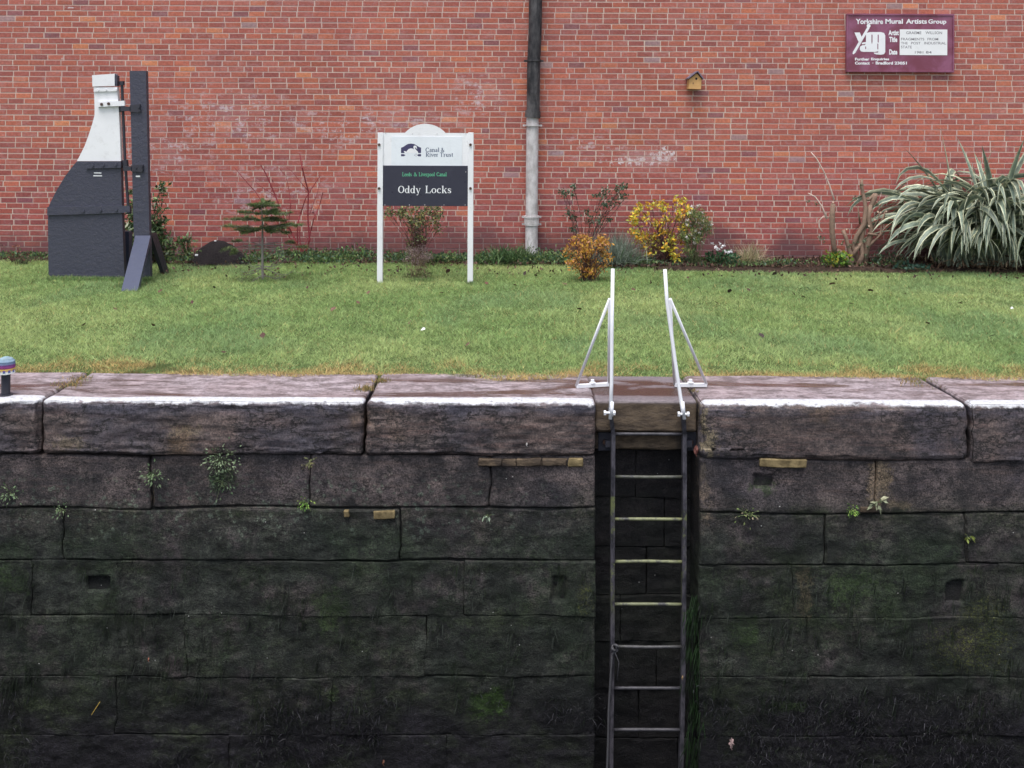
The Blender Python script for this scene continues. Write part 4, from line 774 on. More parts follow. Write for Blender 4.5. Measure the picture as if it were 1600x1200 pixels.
# pieris-like laurel behind the rudder
lc = ell(228, 355, 26, 48, 44, 9) + ell(235, 385, 34, 16, 24, 10) + [(255, 290, 6), (252, 300, 7), (248, 312, 8), (245, 328, 9), (208, 345, 9), (203, 300, 6), (200, 380, 10), (252, 345, 8), (200, 360, 8), (204, 325, 7), (275, 380, 6), (288, 376, 5)]
bush('laurel_bush', (232, 402), 12.7, lc, [(.06, .11, .045), (.10, .17, .065), (.16, .24, .09), (.05, .08, .04), (.22, .28, .14)], .085, 26, (.07, .06, .04), 'glossy green laurel bush growing up behind the boat rudder and its post', 'bush', 9, .007, mat=m_gloss, wd=.38)
# dogwood
t = thing('red_stemmed_dogwood', W(472, 398, 12.9)*np.array((1, 1, 0)), 'bare dogwood with thin dark red stems against the brick wall', 'shrub'); st = MB(); Yd = 12.95; rc = (.22, .03, .04)
for pts, r0 in (([(470, 392), (455, 365), (445, 340), (430, 305), (415, 270), (408, 258)], .009), ([(470, 392), (420, 330), (398, 300), (378, 275), (366, 262)], .005), ([(478, 392), (484, 375), (481, 340), (481, 300), (474, 262), (468, 240)], .009), ([(466, 390), (466, 350), (468, 335), (478, 310), (490, 290), (500, 275)], .006), ([(480, 390), (486, 360), (493, 340), (498, 320), (505, 300)], .006), ([(472, 392), (469, 370), (466, 345)], .007), ([(450, 352), (455, 320), (450, 295), (446, 275), (436, 262)], .0035), ([(428, 305), (405, 290), (392, 278)], .003), ([(481, 300), (470, 285), (456, 268), (448, 262)], .0035), ([(484, 335), (495, 305), (500, 285)], .003), ([(474, 392), (480, 372), (472, 368)], .005), ([(492, 342), (489, 330), (488, 322)], .003)):
    k = len(pts); st.tube([W(x, y, Yd)+np.array((0, rng.normal(0, .03), 0)) for x, y in pts], np.linspace(r0*1.5, r0*.75, k), 5, rc)
obj('stems', st, m_bark, t); P = np.array([W(x, y, Yd) for x, y in ((428, 285), (491, 333), (427, 284), (492, 334))]); obj('last_leaves', leaves(P, .04, [(.08, .02, .03)]), m_leaf, t)
# small fir
Yf = 11.25; t = thing('small_fir_tree', G(411, 441), 'small fir tree with flat green tiers and bare grey lower branches on the lawn', 'tree'); tr = MB(); gcol = (.19, .175, .16)
tr.tube([W(411, 444, Yf), W(410, 420, Yf), W(410, 380, Yf), W(410, 350, Yf), W(408.5, 318, Yf)], [.017, .016, .014, .009, .004], 7, gcol)
nd = []
def fir_branch(p, q, bare=0.0, nn=22, Lc=((.10, .16, .06), (.14, .20, .07), (.17, .23, .09), (.08, .12, .05))):
    p, q = np.array(p), np.array(q); tr.tube([p, (p+q)/2+np.array((0, 0, .01)), q], [.006, .004, .002], 4, gcol); ax = q-p; L_ = np.linalg.norm(ax); a = ax/L_; sd2 = np.cross(a, (0, 0, 1)); sd2 /= np.linalg.norm(sd2)
    for k in range(nn):
        s = rng.uniform(max(.12, bare), 1); tl_ = L_*(1-s)*.35+.07; e = p+ax*s; sg_ = rng.choice((-1, 1)); f = e+(a*.7+sd2*sg_*.8)*tl_+np.array((0, 0, rng.normal(0, .008)))
        if s < bare+.0: continue
        tr.tube([e, f], [.002, .001], 3, gcol); m = 30; tt = rng.uniform(0, 1, (m, 1)); B = e+(f-e)*tt; dn = unit((f-e)[None]*1.0/np.linalg.norm(f-e)+rng.normal(0, .55, (m, 3))+np.array((0, 0, .3))); nd.append(strands(B, dn, .038, .007, Lc, 1, 0.0))
for yb, tips, bare in ((320, [(396, 320), (430, 322), (412, 317), (402, 325)], .05), (334, [(380, 331), (431, 331), (452, 333), (428, 329)], .2), (344, [(360, 341), (430, 342), (442, 345), (380, 341)], .2), (357, [(352, 354), (372, 358), (385, 362), (452, 351), (473, 351), (440, 358), (425, 362), (400, 360), (448, 363)], .15), (382, [(350, 390), (452, 380), (476, 386), (368, 378)], .75), (388, [(372, 390), (445, 396), (366, 396)], .9)):
    for x, y in tips:
        p = W(410, yb, Yf); q = W(x, y, Yf)+np.array((0, rng.uniform(-.12, .12), 0)); fir_branch(p, q, bare, 26 if bare < .5 else 12)
    if bare < .5:
        for s_ in (-1, 1):
            for dx in (.03,): p = W(410, yb, Yf); fir_branch(p, p+np.array((dx, s_*rng.uniform(.12, .2), .01)), bare, 18)
for yb, tips in ((384, [(372, 378), (448, 383), (398, 372)]), (416, [(440, 395), (380, 400), (386, 412), (448, 402)]), (418, [(455, 425), (370, 420), (438, 408), (375, 430)]), (405, [(428, 380), (395, 385)]), (430, [(445, 432), (380, 438)])):
    for x, y in tips:
        p = W(410, yb, Yf); q = W(x, y, Yf)+np.array((0, rng.uniform(-.2, .2), 0)); pts = stem_curve(p, q, -.08, 5, .01); tr.tube(pts, np.linspace(.005, .0015, 5), 4, gcol)
        for _ in range(7): s = rng.integers(1, 5); e = pts[s]; tr.tube([e, e+rng.normal(0, .05, 3)+(q-p)*.2], [.0016, .0008], 3, gcol)
obj('trunk', tr, m_bark, t); obj('needles', joinp(*nd), m_leaf, t)
# phormium
YPh = 12.55; cb = W(1548, 415, YPh); t = thing('variegated_flax', (cb[0], YPh, .03), 'large arching clump of cream-edged green flax leaves at the right of the bed', 'plant')
def flax(nl):
    V, Fs, cl = [], [], []; G1, G2, CR, CR2 = (.15, .195, .155), (.19, .24, .185), (.50, .52, .36), (.38, .42, .29)
    for i in range(nl):
        az = rng.uniform(0, 2*math.pi); el0 = rng.uniform(R(42), R(88)); L = rng.uniform(.8, 1.15)*(.95+.85*math.sin(el0)**2); tot = el0 + rng.uniform(R(60), R(89)); az = az if rng.random() < .7 else -abs(az-math.pi)*.6-.5
        b0 = np.array((cb[0]+np.clip(rng.normal(.04, .32), -.6, 9), YPh+.12+rng.normal(0, .12), .05)); dh = np.array((math.cos(az)*1.0, math.sin(az)*.5, 0)); el = el0; p = b0.copy(); wmax = rng.uniform(.075, .11); stiff = rng.random() < .06 and el0 > R(60); seg = 12; tw0 = rng.normal(0, .9)
        dark = rng.uniform(.65, 1.2); b = len(V)
        for k in range(seg+1):
            s = k/seg; d = dh*math.cos(el)+np.array((0, 0, math.sin(el))); d /= np.linalg.norm(d); sd3 = np.cross(d, (0, 0, 1)); sd3 /= np.linalg.norm(sd3)+1e-9; up3 = np.cross(sd3, d); sd4 = sd3*math.cos(tw0*s)+up3*math.sin(tw0*s); nu = np.cross(sd4, d)
            wv = wmax*(.6+.9*s-.5*s*s)*(1-max(0, (s-.55)/.45)**1.7)+.001
            for c, h in ((-1, .3), (-.62, .08), (0, -.1), (.62, .08), (1, .3)): V.append(p+sd4*c*wv/2+nu*h*wv*.35)
            el -= (.04 if stiff else tot/seg*(.45+1.1*s)); p = p+d*L/seg
            if p[2] < .04: p[2] = .04; el = max(el, -.1)
            if p[1] > YW-.04: p[1] = YW-.04-abs(rng.normal(0, .02))
        for k in range(seg):
            for c in range(4):
                a = b+k*5+c; Fs.append((a, a+1, a+6, a+5)); q = (CR if i % 3 else CR2) if c in (0, 3) else (G1 if (c == 1) else G2); cl.append(tuple(x*dark for x in q))
    return np.array(V), np.array(Fs), np.array(cl)
obj('leaves', flax(480), leafy('flax_leaf', .42, .12, .45), t, smooth=False)
P = np.stack([rng.normal(cb[0], .55, 500), rng.normal(YPh-.05, .22, 500), np.abs(rng.normal(.05, .05, 500))], 1); obj('dead_leaves', leaves(P, .12, [(.17, .11, .07), (.1, .065, .045), (.22, .16, .1)], .18, .2), m_leaf, t)
# pruned stumps
Ys = 12.75; t = thing('pruned_shrub', W(1330, 412, Ys)*np.array((1, 1, 0)), 'hard-pruned shrub of thick bare brown stumps with a few pale shoots', 'shrub'); st = MB(); bc = (.25, .17, .125); pale = (.6, .46, .40)
for pts, r0, r1, c in (([(1307, 402), (1303, 385), (1299, 360), (1300, 335), (1301, 318)], .04, .032, bc), ([(1308, 392), (1318, 398), (1330, 412)], .035, .04, bc), ([(1336, 414), (1330, 400), (1325, 385), (1321, 370), (1318, 360)], .03, .028, bc), ([(1340, 415), (1348, 398), (1345, 375), (1352, 350), (1358, 330), (1366, 310), (1368, 302)], .045, .026, bc), ([(1342, 414), (1334, 385), (1338, 368), (1350, 350), (1352, 325), (1350, 310), (1347, 290), (1347, 280)], .04, .018, bc), ([(1352, 415), (1356, 385), (1362, 360), (1356, 340), (1360, 320)], .045, .03, bc), ([(1350, 395), (1362, 380), (1374, 366), (1380, 345), (1384, 335)], .022, .01, bc), ([(1362, 360), (1372, 345), (1376, 332)], .012, .008, bc), ([(1345, 350), (1341, 335), (1339, 322)], .012, .008, bc), ([(1350, 312), (1358, 312), (1366, 303)], .02, .02, bc), ([(1355, 365), (1364, 366), (1371, 368)], .016, .012, bc), ([(1332, 400), (1338, 388), (1345, 380)], .03, .025, bc), ([(1370, 350), (1379, 344), (1383, 330)], .012, .009, bc),
                       ([(1302, 312), (1298, 290), (1288, 268), (1276, 248), (1268, 238)], .013, .007, pale), ([(1292, 342), (1285, 322), (1275, 308), (1264, 302)], .013, .008, pale), ([(1296, 340), (1287, 338), (1281, 345), (1281, 355), (1285, 362)], .010, .008, pale), ([(1372, 318), (1376, 306), (1378, 298)], .004, .002, pale), ([(1296, 372), (1297, 350), (1296, 335)], .005, .003, pale)):
    st.tube([W(x, y, Ys)+np.array((0, rng.normal(0, .025), 0)) for x, y in pts], [(r0+(r1-r0)*i/(len(pts)-1))*rng.uniform(.85, 1.15) for i in range(len(pts))], 9, c)
for x, y in ((1300, 316), (1374, 332), (1383, 330), (1356, 353), (1365, 343), (1370, 331), (1321, 358)): p = W(x, y, Ys); st.tube([p-np.array((0, .035, .0)), p-np.array((0, .045, -.003))], .013, 8, (.55, .4, .3))
obj('stumps', st, m_bark, t, smooth=True)
for x, y in ((1280, 373), (1286, 376), (1276, 318), (1263, 315), (1345, 290), (1337, 310), (1350, 375), (1355, 387), (1338, 380), (1315, 380), (1352, 400), (1371, 320), (1328, 384)): P = np.array([W(x+rng.normal(0, 1.3), y+rng.normal(0, 1.3), Ys-.03) for _ in range(9)]); obj('sprout', leaves(P, .04, [(.15, .21, .13), (.2, .25, .16), (.11, .15, .09)]), m_leaf, t)
# tussocks
def tussock(name, px, py, Y, nb, L, spread, cols, label, wd=.006, droop=.8, cat='plant'):
    b0 = W(px, py, Y); b0[2] = .02; az = rng.uniform(0, 6.28, nb); e = rng.uniform(R(20), R(88), nb); D = np.stack([np.cos(az)*np.cos(e)*1.2, np.sin(az)*np.cos(e)*.8, np.sin(e)], 1); B = b0+rng.normal(0, spread, (nb, 3))*np.array((1, .7, .1))
    return tag(obj(name, strands(B, D, rng.uniform(.5, 1.1, nb)*L, wd, cols, 5, droop), m_leaf, loc=b0), label, cat)
tussock('grey_tussock', 961, 408, 12.6, 1000, .50, .12, [(.20, .25, .20), (.28, .33, .27), (.14, .18, .14)], 'rounded tussock of fine grey-green leaves between the orange and yellow shrubs')
tussock('dry_grass_tuft', 1172, 404, 12.8, 420, .34, .08, [(.60, .50, .34), (.45, .37, .24), (.24, .26, .13)], 'tuft of dry straw-coloured grass at the foot of the brick wall', .006, .9)
tussock('strappy_green_clump', 985, 414, 12.55, 60, .3, .08, [(.07, .13, .05), (.1, .17, .07)], 'small clump of strappy green leaves at the foot of the grey tussock', .012, 1.3)
tussock('leafy_green_clump', 790, 404, 12.8, 520, .26, .16, [(.045, .10, .035), (.07, .13, .05), (.1, .16, .06)], 'clump of narrow green leaves at the wall beside the downpipe foot', .012, 1.1)
tussock('upright_weed', 819, 400, 12.9, 40, .36, .03, [(.08, .13, .05), (.14, .18, .08)], 'few tall upright green blades against the foot of the downpipe', .009, .3)
def low(name, cx, cy, rx, ry, Y, nl, sz, cols, label, cat='plant', mat=m_leaf, wd=.6, flowers=None):
    b0 = W(cx, cy+ry, Y); b0[2] = .02; t = thing(name, b0, label, cat); P = np.array([W(x, y, Y)+np.array((0, rng.uniform(-.15, .15), 0)) for x, y in ell(cx, cy, rx, ry, nl, int(cx))]); P[:, 2] = np.maximum(P[:, 2], .04)
    st = MB()
    for k in range(0, nl, max(1, nl//24)): st.tube([b0+np.array((rng.normal(0, .03), rng.normal(0, .03), -.02)), (b0+P[k])/2+rng.normal(0, .01, 3), P[k]], [.004, .003, .0015], 4, (.1, .12, .06))
    obj('stems', st, m_bark, t); obj('foliage', leaves(P, sz, cols, wd, .6), mat, t)
    if flowers is not None:
        for x, y in flowers: Q = np.repeat(W(x, y, Y-.12)[None], 9, 0); D = rng.normal(0, 1, (9, 3)); D[:, 1] *= .3; obj('flower', leaves(Q, .028, [(.82, .82, .84)], .6, 0, D), m_petal, t)
low('bright_leafy_plant', 1308, 405, 22, 11, 12.45, 230, .055, [(.10, .22, .03), (.16, .28, .04), (.07, .15, .03), (.35, .32, .04)], 'bright lime-green leafy plant with a few yellow leaves below the pruned stumps')
low('white_flowered_plant', 1128, 402, 26, 8, 12.6, 260, .05, [(.03, .09, .035), (.05, .12, .05), (.02, .06, .025)], 'low dark green plant with tiny white flowers, left of the dry grass tuft', flowers=[(1113, 381), (1118, 386), (1121, 390), (1124, 380), (1127, 385), (1123, 389), (1131, 383), (1133, 393), (1138, 394), (1143, 392), (1140, 394)])
low('blue_green_plant', 1425, 420, 24, 8, 12.3, 110, .07, [(.035, .085, .06), (.05, .11, .08), (.03, .07, .05)], 'low blue-green leafy plant at the foot of the flax clump', wd=.45)
low('small_bedding_plant', 1390, 405, 26, 10, 12.6, 80, .07, [(.05, .1, .06), (.08, .12, .07), (.15, .1, .07)], 'small mixed green and brown plant between stumps and flax', wd=.4)
low('dark_bramble', 35, 403, 22, 9, 12.6, 120, .035, [(.05, .09, .04), (.09, .06, .05), (.12, .05, .04)], 'low straggly green and reddish plant left of the rudder against the wall')
bush('dried_rose_plant', (30, 412), 12.6, [(12, 382, 3), (20, 386, 4), (16, 397, 5), (26, 398, 5), (36, 383, 3), (22, 404, 4), (33, 392, 3)], [(.10, .025, .025), (.16, .06, .04), (.3, .12, .08)], .03, 9, (.12, .07, .05), 'withered thin plant with dark red leaves at the far left of the wall', 'plant', 4, .003)
low('sapling_weed', 292, 382, 9, 12, 12.9, 36, .05, [(.06, .11, .04), (.1, .15, .06)], 'thin leafy weed between the laurel bush and the compost mound')
# compost mound
Vm, Fm = sheet(-.42, .42, -.3, .3, 0, 50, 36, lambda X, Y: .30*np.clip(1-(np.abs(X+.02)/.40)**1.6-(np.abs(Y)/.3)**2, -.1, 1)**1 + .03*fbm(X*9, Y*9, 0, 6, 4)); mb0 = W(343, 392, 12.78); mb0[2] = .03
Vm[:, 2] *= .95; t = thing('compost_mound', mb0, 'heap of dark compost flecked with white by the brick wall', 'compost heap'); obj('heap', (Vm+mb0, Fm, None), m_comp, t, smooth=True)
mb = MB()
for a, b, s in ((-.04, -.05, .013), (-.24, -.16, .02)):
    i = np.argmin(np.hypot(Vm[:, 0]-a, Vm[:, 1]-b)); p = Vm[i]+mb0; mb = MB(); mb.box(p[0]-s, p[0]+s, p[1]-s*.8, p[1]+s*.8, p[2]-.004, p[2]+s*.8, bev=.002); obj('white_fleck', mb, m_label, t)


# ------------------------------------------------------------------ ground cover, leaf litter, fallen leaves, grass
def cover(nmax, segs, cols, sz, zt, wd, seed=0):
    out = []
    for (x0, x1, y0, y1, dens, h) in segs:
        n_ = int(dens); px = rng.uniform(x0, x1, n_); Yy = rng.uniform(y0, y1, n_); X = (px-800)*Yy/F; k = fbm(X*1.6, Yy*2, 0, seed, 3) > rng.uniform(-.5, .3, n_); X, Yy = X[k], Yy[k]
        hh = h*(.5+.5*fbm(X*2, Yy*2, 0, seed+1, 2)); P = np.stack([X, Yy, .03+np.abs(rng.normal(0, 1, len(X)))*hh*.6], 1); out.append(leaves(P, sz, cols, wd, .9))
    return joinp(*out)
o = obj('ground_cover', cover(0, [(255, 600, 12.6, 13.35, 5600, .15), (-40, 80, 12.9, 13.35, 800, .08), (380, 420, 12.7, 13.1, 500, .2), (500, 560, 12.9, 13.3, 700, .16), (600, 735, 12.7, 13.35, 2200, .12), (745, 905, 12.65, 13.35, 3600, .13), (905, 1045, 12.5, 12.9, 1300, .08), (1045, 1240, 12.4, 13.0, 1800, .06), (1240, 1420, 12.4, 12.9, 500, .05), (1420, 1900, 12.6, 13.3, 500, .05)], [(.09, .16, .06), (.06, .12, .05), (.13, .22, .07), (.17, .2, .08), (.08, .14, .09)], .045, 0, .5), m_leaf, loc=(0, 13, 0)); tag(o, kind='stuff', label='low green ground cover and weeds along the foot of the brick wall', cat='ground cover')
o = obj('leaf_litter', cover(0, [(380, 900, 12.55, 13.2, 1500, .015), (900, 1450, 12.35, 13.3, 6500, .02), (1450, 1900, 12.35, 12.7, 1500, .02), (230, 380, 12.5, 12.9, 300, .015), (250, 600, 11.3, 12.7, 200, .03), (600, 1000, 11.6, 12.6, 160, .03), (1000, 1600, 11.5, 12.2, 140, .03)], [(.12, .07, .05), (.08, .045, .035), (.18, .11, .08), (.05, .03, .025)], .045, 0, .6, 9), m_leaf, loc=(0, 13, 0)); tag(o, kind='stuff', label='brown leaf litter lying on the soil of the flower bed', cat='leaf litter')
fl0 = None
spots = [(480, 447), (805, 443), (1140, 452), (882, 441), (1017, 439), (1092, 447), (1262, 446), (1413, 455), (1170, 450), (250, 452), (335, 447), (605, 430), (700, 422), (760, 440), (820, 425), (560, 470), (300, 470), (690, 455), (1210, 425), (1240, 455), (1255, 460), (1120, 470), (1330, 470), (520, 480), (905, 480), (1050, 500), (1190, 520), (640, 500), (410, 520), (180, 480), (60, 470), (130, 505), (1450, 500), (1500, 470), (1550, 520), (730, 535), (350, 545), (990, 450), (860, 430), (575, 455), (1075, 432), (1145, 430), (50, 440), (1300, 440), (1360, 450), (240, 505)]
fcols = [(.10, .045, .035), (.15, .075, .05), (.055, .035, .03), (.2, .11, .08)]
protos = []
for i, c in enumerate(fcols):
    m = NT('fallen_leaf_%d' % i); mm = m.out(m.mix(m.noise(60, 4), c, tuple(x*.5 for x in c)), .7)
    mb = MB(); pts = [(0, -.04), (.018, -.02), (.03, .0), (.02, .02), (.008, .04), (-.012, .03), (-.026, .008), (-.016, -.02)]; pts = [(a, b, .008*math.sin(a*90)+.004*math.cos(b*80)) for a, b in pts]
    mb.add(pts+[(0, 0, -.004)], [(8, k, (k+1) % 8) for k in range(8)]); protos.append(mesh_from('fallen_leaf', np.array(mb.v), mb.f, None, mm))
for i, (x, y) in enumerate(spots):
    p = G(x, y, .05); o = bpy.data.objects.new('fallen_leaf', protos[i % 4]); C.objects.link(o); s = rng.uniform(.5, 1.0); o.scale = (s, s, s); o.location = (p[0], p[1], float(lawn_z(np.array(p[0]), np.array(p[1])))+.042); o.rotation_euler = (rng.normal(0, .35)+.25, rng.normal(0, .35), rng.uniform(0, 6.28))
    tag(o, ('small reddish-brown fallen leaf lying on the mown grass', 'small mid-brown fallen leaf lying on the mown grass', 'very dark, nearly black fallen leaf lying on the mown grass', 'small pale tan fallen leaf lying on the mown grass')[i % 4], 'leaf', 'fallen leaves on the lawn')
x, y = 661, 514; p = G(x, y, .04)
for (x, y), s, lb_ in (((661, 514), .02, 'small white scrap of litter lying mid-lawn in front of the name sign'), ((1581, 481), .014, 'tiny white scrap of litter on the lawn at the far right')):
    p = G(x, y, .06); mb = MB(); mb.add([(p[0]-s, p[1]-s, .05), (p[0]+s, p[1]-s*.6, .058), (p[0]+s*.8, p[1]+s, .066), (p[0]-s*.7, p[1]+s, .056), (p[0], p[1], .075)], [(0, 1, 4), (1, 2, 4), (2, 3, 4), (3, 0, 4)]); tag(obj('paper_scrap', mb, m_label, loc=p), lb_, 'litter')

def grass(nb):
    Yb = COPB-.2 + (YW-.07-COPB)*rng.uniform(0, 1, nb)**1.12; half = 0.60*Yb+1.3; X = rng.uniform(-1, 1, nb)*half; ey = edge_y(X)
    bedf = 12.62 - .22*np.clip((X-1.8)*1.5, 0, 1) + .08*fbm(X*2, 0, 0, 21, 3) + .25*np.clip((-X+.3), 0, 1)
    bedf = np.where(X > 1.9, 12.22 + .06*fbm(X*2, 0, 0, 21, 3), bedf); k = (Yb > ey) & ((Yb < bedf) | (rng.random(nb) < .02)); X, Yb, ey = X[k], Yb[k], ey[k]; n_ = len(X)
    near = np.clip(1-(Yb-ey)/.55, 0, 1); q = fbm(X*.8, Yb*.8, 0, 31, 4); q2 = fbm(X*5, Yb*5, 0, 32, 3); q3 = fbm(X*1.7, Yb*1.0, 0, 37, 3)
    h = rng.uniform(.022, .046, n_)*(1+.7*q2)*(1-.35*near)*(1+.5*np.clip((Yb-12.0), 0, 1)*(rng.random(n_) > .5)); h *= np.where(rng.random(n_) < .02, 1.6, 1); wdt = rng.uniform(.0028, .0055, n_)*(.7+Yb/16)
    z0 = lawn_z(X, Yb)-.004; z0 = np.where(Yb < COPB+.03, .006, z0); az = rng.uniform(0, 6.28, n_); ln_ = rng.normal(0, .85, (n_, 2)) + .3*np.stack([fbm(X*3, Yb*3, 0, 41, 2), fbm(X*3, Yb*3, 5, 42, 2)], 1)
    ca, sa = np.cos(az)*wdt/2, np.sin(az)*wdt/2
    A = np.stack([X-ca, Yb-sa, z0], 1); B = np.stack([X+ca, Yb+sa, z0], 1); T = np.stack([X+ln_[:, 0]*h, Yb+ln_[:, 1]*h, z0+h*.92], 1)
    V = np.stack([A, B, T], 1).reshape(-1, 3); Fc = np.arange(3*n_).reshape(-1, 3)
    g1, g2, g3 = np.array((.31, .45, .165)), np.array((.46, .56, .23)), np.array((.27, .41, .18)); st = np.array((.68, .50, .22))
    m = np.clip(.5+q*1.5+q2*.5+rng.normal(0, .25, n_), 0, 1)[:, None]; c = g1*(1-m)+g2*m; m = np.clip(q3*2.2, 0, 1)[:, None]*.75; c = c*(1-m)+g3*m
    pz = np.clip(near*1.3+q2*.9-.25+.5*np.clip(fbm(X*1.4, 0, 0, 51, 3), -1, 1), 0, 1)*(near > 0); straw = (rng.random(n_) < pz*.85+.035); c[straw] = st*rng.uniform(.5, 1.15, (straw.sum(), 1)); c *= rng.uniform(.7, 1.3, (n_, 1))
    dk = (fbm(X*2.6, Yb*5, 0, 61, 3) > .42)&(near > .25); c[dk] *= .45
    return V, Fc, c
def tufts():                                         # rougher, unmown grass hugging whatever stands on the lawn
    B = []
    for (x, y, r_, k) in ((594, 441, 4, 260), (735, 444, 4, 260), (100, 437, 22, 700), (150, 438, 40, 1500), (188, 440, 10, 500), (200, 449, 14, 600), (230, 438, 10, 500), (258, 425, 8, 300), (410, 441, 6, 250), (655, 440, 24, 500), (920, 438, 20, 500), (475, 430, 40, 300), (640, 425, 60, 300)):
        p = G(x, y); q = p + rng.normal(0, 1, (k, 3))*np.array((r_/F*p[1]*.6, .05, 0)); B.append(q)
    B = np.concatenate(B); B[:, 2] = lawn_z(B[:, 0], B[:, 1])-.004; D = rng.normal(0, .45, (len(B), 3)); D[:, 2] = 1
    return strands(B, D, rng.uniform(.03, .075, len(B)), .005, [(.16, .28, .09), (.22, .36, .12), (.12, .2, .08), (.3, .34, .15)], 3, .8)
gv, gf, gc = grass(560000); tv, tf, tc = tufts(); tf3 = np.concatenate([tf[:, :3], tf[:, [0, 2, 3]]]); tc = np.concatenate([tc, tc])
o = obj('grass', (np.concatenate([gv, tv]), np.concatenate([gf, tf3+len(gv)]), np.concatenate([gc, tc])), m_grass, loc=(0, 9, 0)); tag(o, 'short mown green grass of the lawn, straw-coloured along the coping', 'grass', kind='stuff')
# tufts rooted in the coping joints
def joint_tuft(px, py, nb, r, label, L=.05):
    p = G(px, py); B = p+np.stack([rng.normal(0, r, nb), rng.normal(0, r*1.1, nb), np.zeros(nb)], 1); D = rng.normal(0, .6, (nb, 3)); D[:, 2] = 1
    tag(obj('joint_grass_tuft', strands(B, D, L*rng.uniform(.4, 1, nb), .004, [(.4, .27, .1), (.3, .22, .1), (.16, .18, .06)], 3, .6), m_grass, loc=p), label, 'grass tuft')
joint_tuft(597, 597, 120, .022, 'straw-coloured tuft filling the back of the coping joint near the middle of the lawn edge'); joint_tuft(572, 609, 150, .03, 'yellowish tuft growing in the coping joint just behind the white line')
joint_tuft(105, 603, 150, .05, 'flat straw-coloured tuft in the coping joint near the knitted-hat pin', .035); joint_tuft(122, 594, 110, .05, 'green and straw tuft at the lawn end of the left coping joint', .04)
joint_tuft(1427, 597, 200, .06, 'dark straw tuft spreading onto the right coping joint', .04); joint_tuft(1084, 612, 30, .012, 'tiny green tuft in the coping crack beside the right handrail foot', .03)

# plants and debris on the lock face
def wallplant(name, px, py, r, nl, sz, cols, label, wd=.5, down=-.4, stems=True):
    c0 = W(px, py, YF-.005); P = c0+rng.normal(0, 1, (nl, 3))*np.array((r, .012, r*.8)); P[:, 1] = YF-.006-np.abs(P[:, 1]-YF)*1.2; D = (P-c0)+rng.normal(0, r*.5, (nl, 3)); D[:, 1] -= r*.6; D[:, 2] += down*r
    t = thing(name, c0+np.array((0, .0, 0)), label, 'plant'); obj('foliage', leaves(P, sz, cols, wd, 0, D), m_leaf, t); st = MB()
    for k in range(min(10, nl)): st.tube([c0+np.array((0, .012, 0)), (c0+P[k])/2-np.array((0, .008, 0)), P[k]], .0012, 4, (.12, .16, .07))
    obj('stems', st, m_bark, t)
gl = [(.17, .25, .13), (.25, .33, .18), (.12, .18, .10)]; br_ = [(.12, .26, .05), (.2, .36, .08), (.3, .42, .1)]
wallplant('wall_fern', 345, 720, .05, 200, .021, [(.22, .30, .17), (.30, .38, .23), (.15, .21, .12)], 'pale green fern spreading under the coping on the left of the lock face')
wallplant('small_fern', 347, 752, .05, 60, .022, [(.06, .10, .05), (.09, .13, .07)], 'dark little fern just below the pale fern')
wallplant('joint_weed', 240, 742, .035, 80, .024, gl, 'small pale weed growing from the joint left of the pale fern'); wallplant('rooted_weed', 477, 786, .022, 60, .02, br_, 'small bright green weed in the upright joint right of the ferns', down=-1.2)
wallplant('leafy_weed', 1331, 797, .02, 70, .018, br_, 'compact bright green weed on the joint right of the ladder'); wallplant('rosette_weed', 1371, 786, .022, 14, .045, [(.25, .28, .18), (.33, .33, .22)], 'pale broad-leaved rosette beside the bright weed'); wallplant('star_weed', 761, 805, .012, 12, .03, [(.22, .3, .2), (.3, .38, .28)], 'single pale star-shaped weed left of the ladder')
wallplant('creeping_weed', 1170, 803, .035, 40, .02, [(.25, .3, .12), (.16, .22, .08), (.35, .3, .2)], 'low creeping weed in the joint close right of the ladder recess'); wallplant('edge_weed', 15, 770, .04, 60, .022, gl, 'pale green weed at the left edge of the lock face'); wallplant('sprig_weed', 1512, 840, .012, 14, .03, [(.28, .34, .08)], 'thin yellow-green sprig on the right of the lock face', down=-1)
wallplant('corner_weed', 96, 795, .03, 40, .02, gl, 'small weed low on the joint below the coping near the left edge'); wallplant('hanging_weed', 484, 722, .016, 30, .022, [(.14, .15, .07), (.2, .19, .09)], 'thin hanging weed high in the joint between two coping-level stones', down=-1.5)
def one_leaf(px, py, sz, col, label, Y=YF-.02, oak=False):
    c0 = W(px, py, Y); m = NT('leaf_%d' % px); mm = m.out(m.mix(m.noise(80, 4), col, tuple(x*.6 for x in col)), .6); k = 18; mb = MB()
    pts = [(sz*(.45+(.16*math.cos(a*7) if oak else .02))*math.sin(a)*.9, .004*math.sin(3*a), sz*math.cos(a)*(.9+(.1*math.cos(a*7) if oak else 0))) for a in np.linspace(0, 6.283, k*2, endpoint=False)]
    mb.add([c0+np.array(p) for p in pts]+[c0-np.array((0, .006, 0))], [(k*2, (i+1) % (2*k), i) for i in range(2*k)]); mb.tube([c0+np.array((0, 0, -sz*.9)), c0+np.array((.004, 0, -sz*1.3))], .0015, 4); tag(obj('stray_leaf', mb, mm, loc=c0), label, 'leaf')
one_leaf(1143, 1161, .036, (.42, .3, .29), 'pale pink oak leaf stuck low on the lock face', oak=True); one_leaf(1087.5, 703, .034, (.2, .075, .06), 'rust-red oval leaf lodged beside the ladder bracket', Y=YF+.02)
one_leaf(232, 1030, .012, (.35, .13, .08), 'tiny orange leaf scrap stuck on the mossy lock face, left half'); one_leaf(599, 1191, .018, (.18, .08, .05), 'small rusty leaf near the bottom of the lock face'); one_leaf(823, 694, .012, (.6, .58, .55), 'small white fleck stuck to a coping stone'); one_leaf(1066, 1058, .014, (.3, .2, .1), 'small tan leaf caught on the right ladder rail', Y=YL-.04)
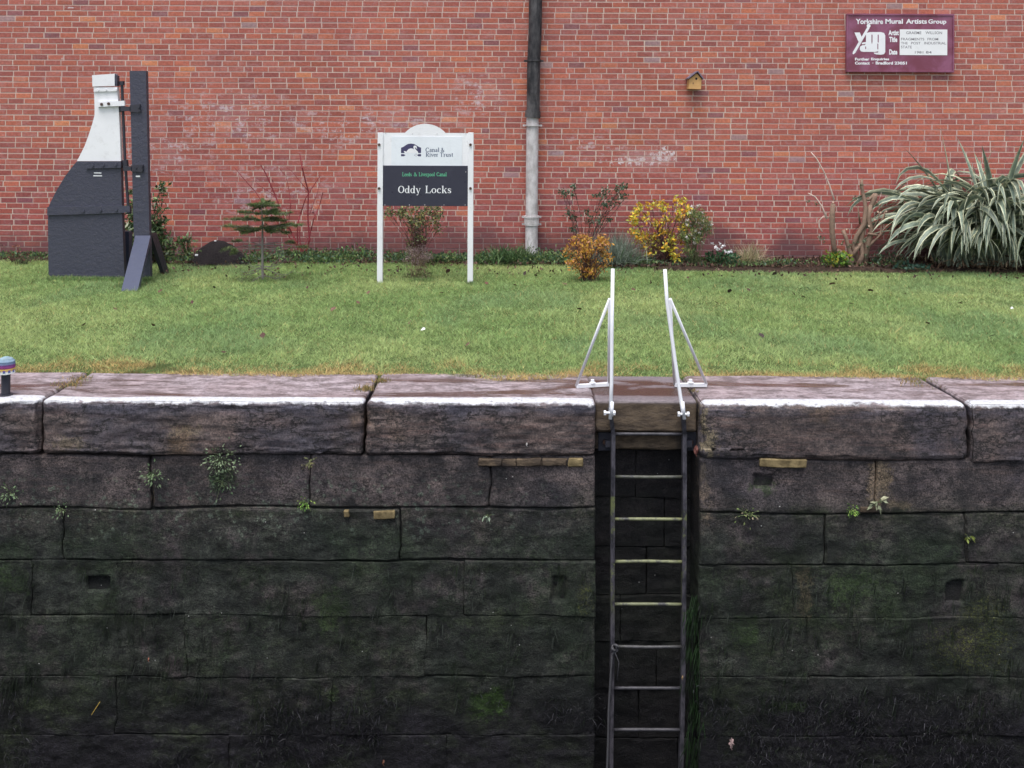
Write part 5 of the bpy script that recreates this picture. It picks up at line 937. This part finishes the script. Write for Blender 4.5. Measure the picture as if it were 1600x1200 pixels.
mb = MB(); mb.tube([W(143, 1117, YF-.02), W(156, 1097, YF-.03)], .0025, 5, (.5, .35, .08)); tag(obj('straw_stalk', mb, m_bark, loc=W(143, 1117, YF-.02)), 'yellow straw stalk stuck to the dark lower lock face', 'stalk')
# hanging weed on the wet lower courses
def weed(nc):
    parts = []
    for q in range(nc):
        px = rng.uniform(-150, 1750); py = rng.uniform(1085, 1345) if q % 8 else rng.uniform(880, 1100)
        if 931 < px < 1094: continue
        if q % 8 and fbm(px*.006, py*.01, 0, 77, 3) < -.12: continue
        c0 = W(px, py, YF)
        if q % 8 == 0:
            k = int(rng.integers(4, 14)); B = c0+rng.normal(0, 1, (k, 3))*np.array((.014, 0, .03)); B[:, 1] = YF+.004; D = np.stack([rng.normal(-.25, .2, k), rng.uniform(-.3, -.1, k), -np.ones(k)], 1)
            parts.append(strands(B, D, rng.uniform(.03, .10, k), .003, [(.012, .022, .010), (.020, .032, .014), (.008, .010, .009), (.05, .06, .05)], 4, .4))
        else:
            k = int(rng.integers(5, 16)); B = c0+rng.normal(0, 1, (k, 3))*np.array((.035, 0, .03)); B[:, 1] = YF+.006; D = np.stack([rng.normal(-.1, .8, k), rng.uniform(-.6, -.1, k), rng.normal(-.5, .7, k)], 1)
            parts.append(strands(B, D, rng.uniform(.02, .06, k), rng.uniform(.0015, .004, k), [(.012, .011, .015), (.020, .019, .026), (.007, .007, .009), (.010, .010, .013), (.045, .045, .055), (.012, .020, .010)], 4, 1.2))
    return joinp(*parts)
o = obj('wall_weed', weed(3200), m_leaf, loc=(0, YF, -2)); tag(o, 'dark strands of weed hanging on the wet lower courses of the lock wall', 'water weed', kind='stuff')
def rweed(nc):
    parts = []
    for _ in range(nc):
        px, py = rng.uniform(1076, 1096), rng.uniform(930, 1350); c0 = W(px, py, YF+.04); k = 12; B = c0+rng.normal(0, .012, (k, 3)); D = np.stack([rng.normal(-.2, .2, k), rng.uniform(-.4, -.1, k), -np.ones(k)], 1); parts.append(strands(B, D, rng.uniform(.05, .16, k), .005, [(.015, .035, .012), (.02, .05, .015), (.01, .015, .01)], 4, .4))
    return joinp(*parts)
o = obj('recess_weed', rweed(70), m_leaf, loc=(1.1, YF, -1)); tag(o, 'green weed draping the right edge of the ladder recess', 'water weed', kind='stuff')
